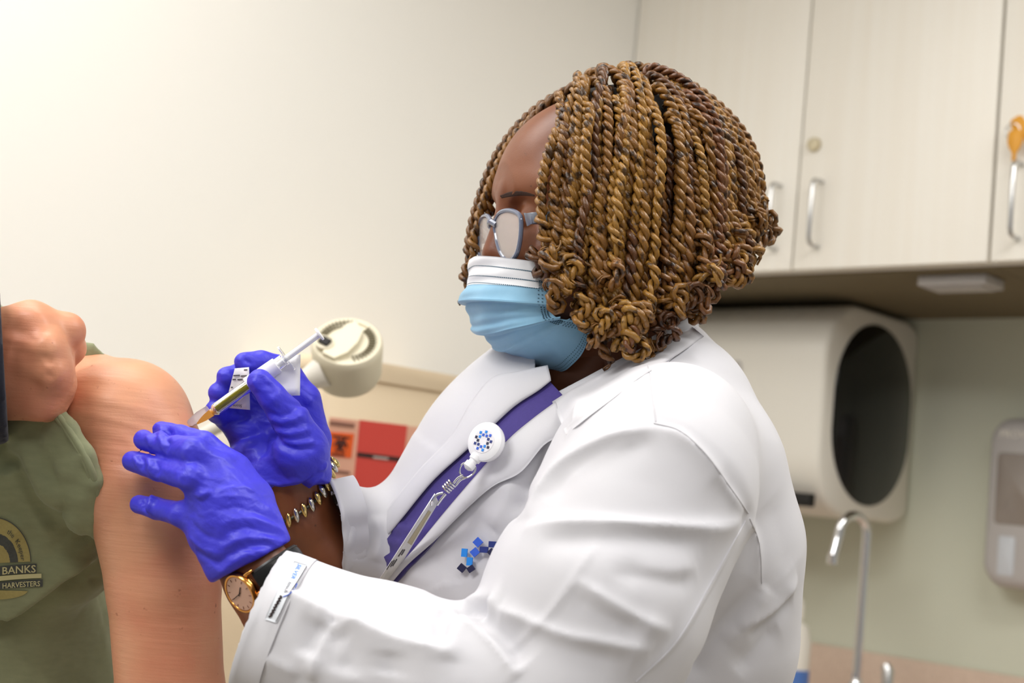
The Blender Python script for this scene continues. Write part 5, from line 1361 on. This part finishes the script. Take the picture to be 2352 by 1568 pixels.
# ------------------------------------------------------------------ badge reel, clip and card
M_reel = mat('white_reel_plastic', srgb(238, 238, 240), .3)
bd = 1.165
h_, n_ = cast_t(1125, 1040); bd = h_[2] - .022 if h_ is not None else 1.2
rn = nrm([-.50, .28, -.82]); rc = K(1112, 1013, bd)
bad = tag(empty('badge_reel', K2W(rc)), 'white badge reel with blue dot emblem clipped to the lapel, card hanging below', 'badge')
RR = 47 / FPX * bd
MB().lathe(rc - rn * .009, rn, [(0, RR * .80), (.002, RR * .95), (.006, RR), (.0085, RR * .96), (.010, RR * .82), (.0102, 0)], 40).build('reel', M_reel, bad, k=True)
MB().lathe(rc + rn * .0011, rn, [(0, RR * .62), (.0004, RR * .60), (.0004, 0)], 32).build('reel_sticker', M_paper, bad, k=True)
ru = nrm(np.array([.2, .95, 0]) - rn * (rn @ np.array([.2, .95, 0]))); rv = np.cross(ru, rn)
for k in range(9):
    for j, rr_ in enumerate((.30, .46)):
        a = 2 * math.pi * (k + .5 * j) / 9 + .3; p = rc + rn * .0016 + RR * rr_ * (math.cos(a) * ru + math.sin(a) * rv)
        MB().box(p, ru, rv, rn, (-RR * .065, -RR * .065, 0), (RR * .065, RR * .065, .0003)).build('emblem_square', M_e[('royal', 'azure', 'navy', 'deep')[(k + j) % 4]], bad, k=True)
n0 = K(1086, 1060, bd); n1 = K(1077, 1071, bd - .001)
MB().lathe(K(1096, 1048, bd + .002), nrm(n1 - K(1096, 1048, bd + .002)), [(0, .0052), (.004, .005), (.005, .0036), (.007, .0036), (.0075, .0048), (.012, .0048), (.014, .002)], 18).build('reel_neck', M_reel, bad, k=True)
rg = [(1083, 1062), (1092, 1072), (1088, 1086), (1074, 1096), (1062, 1094), (1056, 1082), (1060, 1068), (1070, 1062)]
MB().tube(spline([K(x, y, bd - .001 + .0001 * i) for i, (x, y) in enumerate(rg)], 40, True), .0008, 8, closed=True).build('ring', M_chrome, bad, k=True)
cl = [(1064, 1092), (1052, 1098), (1042, 1110)]
MB().tube(spline([K(x, y, bd - .001) for x, y in cl], 10), .0011, 8).tube(spline([K(x + 5, y + 5, bd - .0005) for x, y in cl], 10), .0009, 8).build('clip_link', M_chrome, bad, k=True)
cp = MB()
for k in range(4): cp.lathe(K(1040 - k * 4.5, 1108 + k * 4.5, bd + .001), nrm(np.array([-.7, -.7, 0.1])), [(0, .0042), (.001, .0046), (.0016, .0042)], 16)
cp.build('clip_coil', M_chrome, bad, k=True)
MB().tube(spline([K(1018, 1132, bd), K(1004, 1136, bd - .001), K(994, 1148, bd - .001), K(992, 1160, bd)], 16), .0011, 8).tube(spline([K(1024, 1134, bd), K(1014, 1146, bd), K(1004, 1160, bd)], 12), .0011, 8).build('clip_jaw', M_chrome, bad, k=True)
# the card, seen nearly edge-on
card = [K(1000, 1135, bd - .002), K(1006, 1156, bd + .010), K(890, 1342, bd + .016), K(868, 1336, bd + .002)]
h1, _ = cast_t(880, 1330)
if h1 is not None:
    card[2] = K(892, 1344, h1[2] - .010); card[3] = K(868, 1338, h1[2] - .020)
V, Fq = sheet(card, .0012, 5); cd = addK('badge_card', V, Fq, mat('badge_card_plastic', srgb(238, 238, 240), .25, coat=.5), bad)
cc_ = Cast(V, Fq)
patch('photo_strip', [(985, 1172), (990, 1176), (945, 1252), (936, 1246)], mat('badge_photo_tan', srgb(196, 186, 156), .5), cc_, cd, .0008, .0003)
for (x0, y0, x1, y1) in ((930, 1262, 922, 1275), (926, 1262, 915, 1278), (912, 1284, 902, 1300), (906, 1286, 897, 1302), (901, 1288, 893, 1300), (898, 1292, 888, 1308)):
    d = np.array([x1 - x0, y1 - y0]); q = np.array([d[1], -d[0]]) / np.linalg.norm(d) * 1.1
    patch('print', [(x0 - q[0], y0 - q[1]), (x0 + q[0], y0 + q[1]), (x1 + q[0], y1 + q[1]), (x1 - q[0], y1 - q[1])], M_ink, cc_, cd, .0008, .0003, 2)
# ------------------------------------------------------------------ face mask
M_maskb = mat('mask_blue_fabric', srgb(140, 186, 214), 0.8, sheen=.2, noise=(120, .4, srgb(124, 174, 206)), bump=((900, .15, .0004), (40, .1, .001)))
M_maskw = mat('mask_white_fabric', srgb(232, 234, 238), 0.8, bump=(900, .15, .0004))
M_dot = mat('embossed_dot', srgb(70, 100, 120), .8)
rows = [((1092, 588), (1262, 606)), ((1088, 640), (1266, 652)), ((1084, 690), (1268, 701)), ((1099, 738), (1272, 722)), ((1122, 770), (1284, 731)), ((1168, 808), (1306, 735)), ((1218, 832), (1342, 738)), ((1268, 850), (1364, 750))]
le_ = [.062, .064, .066, .067, .067, .066, .063, .058]
fr = np.array([Hl(*r[0], 0.0) for r in rows]); ed = np.array([Hl(*r[1], l) for r, l in zip(rows, le_)])
NR = 113; tv = np.linspace(0, len(rows) - 1, NR)
frs = spline(np.c_[fr], NR); eds = spline(np.c_[ed], NR); les = np.interp(tv, range(len(rows)), le_)
NS = 57; ss = np.linspace(-1, 1, NS)
pleats = [2.0, 4.0, 5.05]
def pleat_off(v):
    a = 0.0
    for p in pleats:
        if v <= p and v > p - 1.0: a = max(a, .0075 * (v - (p - 1.0)) ** 1.3)
    return a
G = np.zeros((NR, NS, 3))
for i in range(NR):
    v = tv[i]; off = pleat_off(v)
    for j, s_ in enumerate(ss):
        q = abs(s_); cs_ = math.cos(q * math.pi / 2) ** .85
        bow = .014 * math.sin(q * math.pi) * (max(0, v - 5) / 2)
        f_ = eds[i, 0] + (frs[i, 0] - eds[i, 0]) * cs_ + off * (1 - q ** 6); u_ = frs[i, 1] + (eds[i, 1] - frs[i, 1]) * q ** 1.4 - bow * .6
        l_ = np.sign(s_) * les[i] * (math.sin(q * math.pi / 2) ** .9) * (1 + off * 8)
        wv = .0010 * math.sin(9 * v + 3 * s_) * (1 - q) + .0007 * math.sin(14 * s_ + 2 * v)
        G[i, j] = HK(f_ + wv, l_, u_)
mk = tag(empty('face_mask', K2W(Hpt(1268, 850))), 'pale blue pleated surgical face mask with white upper edge', 'face mask')
nb = 20
V, Fq = shell(G[:nb + 1], .0016); addK('top_band', V, Fq, M_maskw, mk)
V, Fq = shell(G[nb:], .0016); addK('mask_body', V, Fq, M_maskb, mk)
dots = MB(); Vg_ = G.reshape(-1, 3)
I_ = np.arange(NR * NS).reshape(NR, NS); Fm = np.stack([I_[:-1, :-1], I_[:-1, 1:], I_[1:, 1:], I_[1:, :-1]], 2).reshape(-1, 4); Nm = normals(Vg_, Fm)
if Nm[:, 2].mean() > 0: Nm = -Nm
Nm = Nm.reshape(NR, NS, 3)
def gat(v, s_):
    i = np.clip(v / (len(rows) - 1) * (NR - 1), 0, NR - 1.001); j = np.clip((s_ + 1) / 2 * (NS - 1), 0, NS - 1.001); a, b = int(i), int(j); x, y = i - a, j - b
    f_ = lambda A: (A[a, b] * (1 - x) + A[a + 1, b] * x) * (1 - y) + (A[a, b + 1] * (1 - x) + A[a + 1, b + 1] * x) * y
    return f_(G), nrm(f_(Nm)), nrm(G[a, b + 1] - G[a, b])
def dot(v, s_, w=.0007):
    p, n, t_ = gat(v, s_); b_ = np.cross(n, t_); p = p + n * .0003
    dots.put([p + t_ * w + b_ * w * .6, p - t_ * w + b_ * w * .6, p - t_ * w - b_ * w * .6, p + t_ * w - b_ * w * .6], [(0, 1, 2, 3)])
for v in (.42, .86, 1.18):
    for s_ in np.arange(-.95, .96, .022): dot(v + .10 * abs(s_), s_)
for sg in (-1, 1):
    for s_ in (.955, .925, .895):
        for v in np.arange(1.35, 6.9, .17): dot(v, sg * s_)
    for v in np.arange(.9, 1.3, .08):
        for s_ in np.arange(.90, .98, .014): dot(v, sg * s_, .0006)
for s_ in np.arange(-.9, .91, .03):
    for v in (6.55, 6.72, 6.88): dot(v, s_, .0006)
o_ = dots.build('embossed_dots', M_dot, mk, smooth=False, k=True); tag(o_, kind='stuff')
for sg in (1, -1):
    e0 = HK(eds[-7, 0], sg * les[-7], eds[-7, 1]); e1 = HK(eds[10, 0], sg * les[10], eds[10, 1])
    ear = HK(-.022, sg * .090, -.045)
    P = spline([e0, e0 + (ear - e0) * .35 + HL * sg * .004, ear - HU * .02, ear + HU * .015 - HF * .004, e1 + (ear - e1) * .4 + HL * sg * .004, e1], 40)
    MB().tube(P, .0016, 8).build('ear_loop', M_maskw, mk, k=True)

# ------------------------------------------------------------------ glasses
M_frame = mat('translucent_blue_grey_acetate', srgb(104, 112, 134), 0.12, spec=.6, coat=.5)
M_temple = mat('grey_acetate', srgb(128, 134, 146), 0.25, coat=.3)
M_lens = mat('reflection_tinted_lens', srgb(232, 222, 216), 0.05, spec=.8, alpha=.42)  # whitish half-opaque colour paints reflections into the lens
gf0 = Hl(1133, 520, 0.0)[0]
gfun = lambda l: gf0 - 1.9 * l * l
def g_at(px, py):
    """point of the curved spectacle front behind a pixel (near half)"""
    lo, hi = -.01, .075
    for _ in range(40):
        l = (lo + hi) / 2; f_, u_ = Hl(px, py, l)
        if f_ < gfun(l): lo = l
        else: hi = l
    return l, u_
out_px = [(1141, 500), (1150, 488), (1166, 483), (1184, 487), (1195, 497), (1197, 520), (1194, 555), (1186, 584), (1172, 598), (1158, 592), (1147, 572), (1139, 540), (1137, 515)]
LU = spline([g_at(*p) for p in out_px], 52, True)
gl = tag(empty('glasses', K2W(HK(gf0, 0, -.03))), 'blue-grey translucent plastic glasses worn above the mask', 'glasses')
for sg in (1, -1):
    P = np.array([HK(gfun(l), sg * l, u) for l, u in LU])
    MB().tube(P, .0021, 8, closed=True).build('lens_rim', M_frame, gl, k=True)
    n = len(P); Q = P - HF * .0004; Q2 = P + HF * .0006; ce = Q.mean(0) + HF * .0016; ce2 = Q2.mean(0) + HF * .0018
    V = np.vstack([Q, [ce], Q2, [ce2]]); Fc = [(i, (i + 1) % n, n) for i in range(n)] + [(n + 1 + (i + 1) % n, n + 1 + i, 2 * n + 1) for i in range(n)]
    addK('lens', V, Fc, M_lens, gl)
    # end piece and temple arm
    hf, hu = gfun(.062), Hl(1199, 503, .062)[1]
    pts = [HK(hf - .001, sg * .060, hu), HK(hf - .006, sg * .0685, hu + .001), HK(hf - .03, sg * .0735, hu + .002), HK(.03, sg * .0785, hu + .003), HK(-.012, sg * .082, hu + .004), HK(-.035, sg * .082, hu - .012), HK(-.045, sg * .080, hu - .035)]
    P = spline(pts, 40); Nn = np.tile(HL * sg, (40, 1)); V, Fc = flat_tube(P, Nn, np.interp(np.linspace(0, 1, 40), [0, .1, .7, 1], [.0115, .0092, .0085, .006]), .0032); MB().put(V, Fc).build('temple_arm', M_temple, gl, k=True)
    MB().box(HK(hf - .006, sg * .0665, hu), HF, HL, HU, (-.003, -.0016, -.0045), (.003, .0016, .0045), .0004).build('hinge', M_frame, gl, k=True)
l0, u0 = g_at(1139, 522)
P = spline([HK(gfun(.008), -.0085, u0 + .002), HK(gfun(0) + .003, 0, u0 + .0055), HK(gfun(.008), .0085, u0 + .002)], 14)
MB().tube(P, .0028, 8).build('bridge', M_frame, gl, k=True)

# ------------------------------------------------------------------ eyebrows and lashes
M_brow = mat('dark_brow_hair', srgb(58, 36, 26), .8, bump=(400, .5, .001))
cast_h = Cast(Vh, Fh)
for sg in (1,):
    V, Fq = strip(cast_h, [(1148, 449), (1172, 440), (1200, 439), (1232, 448)], [(1152, 455), (1174, 451), (1200, 449), (1230, 451)], 24, 5, .0003, .0006)
    addK('eyebrow', V, Fq, M_brow, nurse)

# ------------------------------------------------------------------ hair: two-strand twists with curled ends
M_scalp = mat('black_scalp_hair', srgb(22, 17, 15), .7, bump=(400, .5, .001))
def hair_mat():
    m = bpy.data.materials.new('golden_brown_twists'); m.use_nodes = True; nt = m.node_tree; b = nt.nodes['Principled BSDF']; Lk = nt.links.new
    oi = nt.nodes.new('ShaderNodeObjectInfo'); tc = nt.nodes.new('ShaderNodeTexCoord')
    r = nt.nodes.new('ShaderNodeValToRGB'); e = r.color_ramp.elements; e[0].position = 0; e[0].color = srgb(84, 50, 26); e[1].position = 1; e[1].color = srgb(166, 124, 56)
    for p, c_ in ((.25, (122, 82, 32)), (.5, (150, 108, 44)), (.8, (102, 60, 32))): q = e.new(p); q.color = srgb(*c_)
    Lk(oi.outputs['Random'], r.inputs[0])
    n = nt.nodes.new('ShaderNodeTexNoise'); n.inputs['Scale'].default_value = 120; n.inputs['Detail'].default_value = 2; Lk(tc.outputs['Object'], n.inputs['Vector'])
    r2 = nt.nodes.new('ShaderNodeValToRGB'); r2.color_ramp.elements[0].position = .36; r2.color_ramp.elements[0].color = srgb(70, 52, 40); r2.color_ramp.elements[1].position = .47; r2.color_ramp.elements[1].color = (1, 1, 1, 1)
    Lk(n.outputs['Fac'], r2.inputs[0]); mx = nt.nodes.new('ShaderNodeMix'); mx.data_type = 'RGBA'; mx.blend_type = 'MULTIPLY'; mx.inputs[0].default_value = .85; Lk(r.outputs[0], mx.inputs[6]); Lk(r2.outputs[0], mx.inputs[7]); Lk(mx.outputs[2], b.inputs['Base Color'])
    n2 = nt.nodes.new('ShaderNodeTexNoise'); n2.inputs['Scale'].default_value = 900; n2.inputs['Detail'].default_value = 2; Lk(tc.outputs['Object'], n2.inputs['Vector'])
    bn = nt.nodes.new('ShaderNodeBump'); bn.inputs['Strength'].default_value = .5; bn.inputs['Distance'].default_value = .0006; Lk(n2.outputs['Fac'], bn.inputs['Height']); Lk(bn.outputs[0], b.inputs['Normal'])
    b.inputs['Roughness'].default_value = .34; b.inputs['Specular IOR Level'].default_value = .5; return m
M_hair = hair_mat()
# dark scalp cap
s = SDF((-.14, -.11, -.14), (.15, .11, .12), .003)
s.ell((-.006, 0, .003), (.1135, .0835, .0985))
s.ell((.152, 0, -.010), (.085, .078, .092), k=.008, sub=True)       # leave the face free
s.cone((.045, -.12, -.12), (.045, .12, -.12), .085, .085, k=.01, sub=True)
s.cut((0, 0, -.075), (0, 0, -1), .01)
Vx, Fx = s.mesh(2); addK('scalp_hair', to_k(Vx, HO, HF, HL, HU), Fx, M_scalp, nurse)

gL = np.array([WDOWN @ HF, WDOWN @ HL, WDOWN @ HU])
ELL = [(np.array([-.006, 0, .003]), np.array([.112, .084, .099])), (np.array([.050, 0, -.07]), np.array([.072, .069, .085])), (np.array([-.04, 0, -.14]), np.array([.062, .062, .11]))]
def strand(root, v0, lay, stop_u, wob, seed, maxlen=.42, grav=.16):
    p = np.array(root, float); v = nrm(v0); P = [p.copy()]; ds = .004; r_ = np.random.default_rng(seed); side = r_.normal(size=3) * wob
    for i in range(int(maxlen / ds)):
        v = nrm(v + gL * grav + side * math.sin(i * .21 + seed) * .05)
        p = p + v * ds
        for c_, r in ELL:
            rr_ = r + lay; q = (p - c_) / rr_; m_ = np.linalg.norm(q)
            if m_ < 1:
                n_ = nrm((p - c_) / rr_ ** 2); p = c_ + (p - c_) / m_; vn = v @ n_
                if vn < 0: v = nrm(v - vn * n_)
        P.append(p.copy())
        if p[2] < stop_u: break
    return np.array(P)
def twist_mesh(P, rad, off, pitch, phase, curl, curl_len, seed):
    """two strands wound round the path; the last curl_len metres spring into a coil"""
    L_ = np.r_[0, np.cumsum(np.linalg.norm(np.diff(P, axis=0), axis=1))]; tot = L_[-1]; n = max(20, int(tot / pitch * 8.5)); Q = resample(P, n)
    for _ in range(2): Q[1:-1] = (Q[:-2] + 2 * Q[1:-1] + Q[2:]) / 4
    T, N, B = frames(Q); x = np.linspace(0, tot, n); w = np.clip((x - (tot - curl_len)) / curl_len, 0, 1)
    a = 2 * math.pi * x / (.021 + .006 * math.sin(seed)) + seed
    amp = curl * w ** .7
    Q = Q + (amp * np.cos(a))[:, None] * N + (amp * np.sin(a))[:, None] * B
    T, N, B = frames(Q); ph = 2 * math.pi * x / pitch + phase
    loose = 1 + .15 * w; tip = np.clip((tot - x) / .012, .35, 1); rt = np.clip(x / .006, .5, 1)
    Vs = []; Fs = []
    nsd = 6; an = np.arange(nsd) * 2 * math.pi / nsd
    for k in (0, 1):
        d = np.cos(ph + k * math.pi)[:, None] * N + np.sin(ph + k * math.pi)[:, None] * B
        C = Q + d * (off * loose * tip * rt)[:, None]; T2, N2, B2 = frames(C); rr_ = rad * tip * rt * (1 - .12 * w)
        Vv = (C[:, None] + rr_[:, None, None] * (np.cos(an)[None, :, None] * N2[:, None] + np.sin(an)[None, :, None] * B2[:, None])).reshape(-1, 3)
        I = np.arange(n * nsd).reshape(n, nsd); Fq = np.stack([I[:-1], np.roll(I[:-1], -1, 1), np.roll(I[1:], -1, 1), I[1:]], 2).reshape(-1, 4)
        Fs.append(Fq + len(Vs) * n * nsd); Vs.append(Vv)
    return np.vstack(Vs), np.vstack(Fs)

roots = []
NF = 330; ga = math.pi * (3 - 5 ** .5)
for i in range(NF):                                       # even spread over the upper part of the head
    z = 1 - 1.35 * (i + .5) / NF; r = math.sqrt(max(0, 1 - z * z)); a = i * ga
    p = np.array([r * math.cos(a), r * math.sin(a), z])
    az = math.degrees(math.atan2(p[1], p[0]))
    front = max(0, 1 - abs(az) / 62)
    hair_min = -.30 + front * 1.10 + (0.30 if 40 < abs(az) < 85 else 0)
    if z < hair_min: continue
    roots.append((p, az))
nh = 0
rh = np.random.default_rng(5)
HAIR = []
for p, az in roots:
    c_, r = ELL[0]; root = c_ + p * (r + .001)
    n_ = nrm(p / r)
    # combed away from a parting that runs from the crown to the forehead
    side = np.sign(p[1]) if abs(p[1]) > .02 else (1 if rh.random() < .6 else -1)
    if p[0] > .08: flow = np.array([.30 * max(0, p[0]), side * 1.0, -.2])
    else: flow = np.array([p[0] - .25, p[1] * 1.0, 0]) + np.array([-.05, 0, -.1])
    flow = flow - n_ * (flow @ n_); v0 = nrm(nrm(flow) + n_ * .35)
    lay = .002 + .0125 * max(0, (p[2] + .35) / 1.35) ** 1.2 + rh.uniform(-.001, .004)
    if abs(az) > 110: lay *= .6
    aa = abs(az)
    # how low the ends fall, by direction round the head (longer towards the front)
    end = np.interp(aa, [0, 25, 45, 62, 85, 100, 115, 135, 160, 180], [-.080, -.080, -.088, -.126, -.140, -.118, -.074, -.040, -.022, -.016]) + rh.uniform(-.018, .026)
    if p[2] < .1: end += .012
    P = strand(root, v0, lay, end, .7, int(rh.integers(1e6)))
    if len(P) < 16: continue
    X_, Y_ = pxof(to_k(P, HO, HF, HL, HU))
    if p[1] > 0 and ((X_ < 1246) & (Y_ > 320)).any(): continue
    if p[1] < 0 and ((X_ < 1150) & (Y_ > 330)).any() and rh.random() < .9: continue
    if p[1] > -.1:
        lim = np.interp(X_, [1240, 1300, 1370, 1450, 1500, 1560, 1640, 1720, 1800], [640, 690, 815, 815, 785, 715, 665, 615, 560]) + rh.uniform(-70, 22)
        ov = np.where(Y_ > lim)[0]
        if len(ov): P = P[:max(ov[0], 12)]
    if rh.random() < .75:                                   # the loose end curls up into a hook
        e1 = nrm(np.array([rh.normal() * .7, np.sign(p[1]) * .6 + rh.normal() * .4, rh.normal() * .2])); dn_ = nrm(P[-1] - P[-4]); e1 = nrm(e1 - dn_ * (e1 @ dn_)); rc_ = rh.uniform(.006, .011) * (.75 if abs(az) > 110 else 1); tn = rh.uniform(.55, 1.35)
        an_ = np.linspace(0, 2 * math.pi * tn, int(10 + 16 * tn))[1:]
        ax_ = np.cross(dn_, e1)
        P = np.vstack([P, P[-1] + rc_ * ((1 - np.cos(an_))[:, None] * e1 + np.sin(an_)[:, None] * dn_) + ax_ * (an_ * .0009)[:, None]])
    HAIR.append((P, rh.uniform(.0024, .0032), rh.uniform(.003, .0075), rh.uniform(.045, .11)))
# a few front twists placed by eye: far side of the forehead and the near temple
def by_px(pts): return np.array([[*Hl(x, y, l)[:1], l, Hl(x, y, l)[1]] for x, y, l in pts])
for pts, cu in (([(1395, 190, -.02), (1290, 215, -.035), (1205, 275, -.045), (1140, 360, -.055), (1104, 450, -.062), (1082, 530, -.066), (1074, 610, -.066), (1066, 700, -.066)], .005),
                ([(1380, 205, -.01), (1270, 240, -.03), (1185, 310, -.04), (1140, 390, -.045), (1110, 470, -.05), (1092, 540, -.055), (1080, 610, -.055)], .003),
                ([(1390, 215, .0), (1290, 245, -.02), (1210, 310, -.035), (1160, 380, -.045), (1130, 450, -.05), (1118, 500, -.052), (1105, 560, -.055), (1100, 590, -.055)], .006),
                ([(1360, 230, .0), (1300, 250, -.015), (1230, 290, -.03), (1175, 345, -.04), (1142, 420, -.048), (1120, 480, -.052)], .002),
                ([(1310, 250, .045), (1275, 310, .058), (1252, 380, .066), (1242, 450, .072), (1246, 520, .076), (1262, 580, .076), (1255, 620, .078)], .004),
                ([(1335, 235, .045), (1300, 300, .060), (1280, 380, .070), (1272, 460, .076), (1285, 540, .080), (1300, 600, .080), (1290, 680, .080)], .006),
                ([(1350, 210, .04), (1325, 290, .062), (1312, 380, .074), (1300, 470, .080), (1318, 560, .084), (1312, 640, .084)], .006),
                ([(1375, 215, .04), (1358, 300, .066), (1350, 390, .080), (1345, 480, .086), (1360, 580, .090), (1372, 680, .088), (1380, 760, .085)], .006),
                ([(1400, 205, .04), (1392, 300, .070), (1384, 400, .085), (1392, 500, .092), (1400, 620, .094), (1395, 740, .09), (1388, 850, .088)], .006),
                ([(1425, 215, .045), (1425, 300, .072), (1420, 400, .088), (1430, 520, .096), (1440, 640, .098), (1430, 760, .095)], .006),
                ([(1130, 820, -.055), (1150, 815, -.055), (1165, 822, -.055), (1158, 835, -.055), (1146, 845, -.055)], .0)):
    P = spline(by_px(pts), 60); 
    if len(pts) > 5:
        for k in range(len(P)):
            for c_, r in ELL[:2]:
                q = (P[k] - c_) / (r + .006); m_ = np.linalg.norm(q)
                if m_ < 1: P[k] = c_ + (P[k] - c_) / m_
    HAIR.append((P, .0028 if len(pts) > 5 else .0018, cu, .06))
HAIR = HAIR[-300:]
for k, (P, rad, cu, cl_) in enumerate(HAIR):
    V, Fq = twist_mesh(to_k(P, HO, HF, HL, HU), rad, rad * .92, .0195 + .003 * math.sin(k * 1.7), k * 2.1, cu, cl_, k * .77)
    addK('hair_twist', V, Fq, M_hair, nurse)
print('twists', len(HAIR))
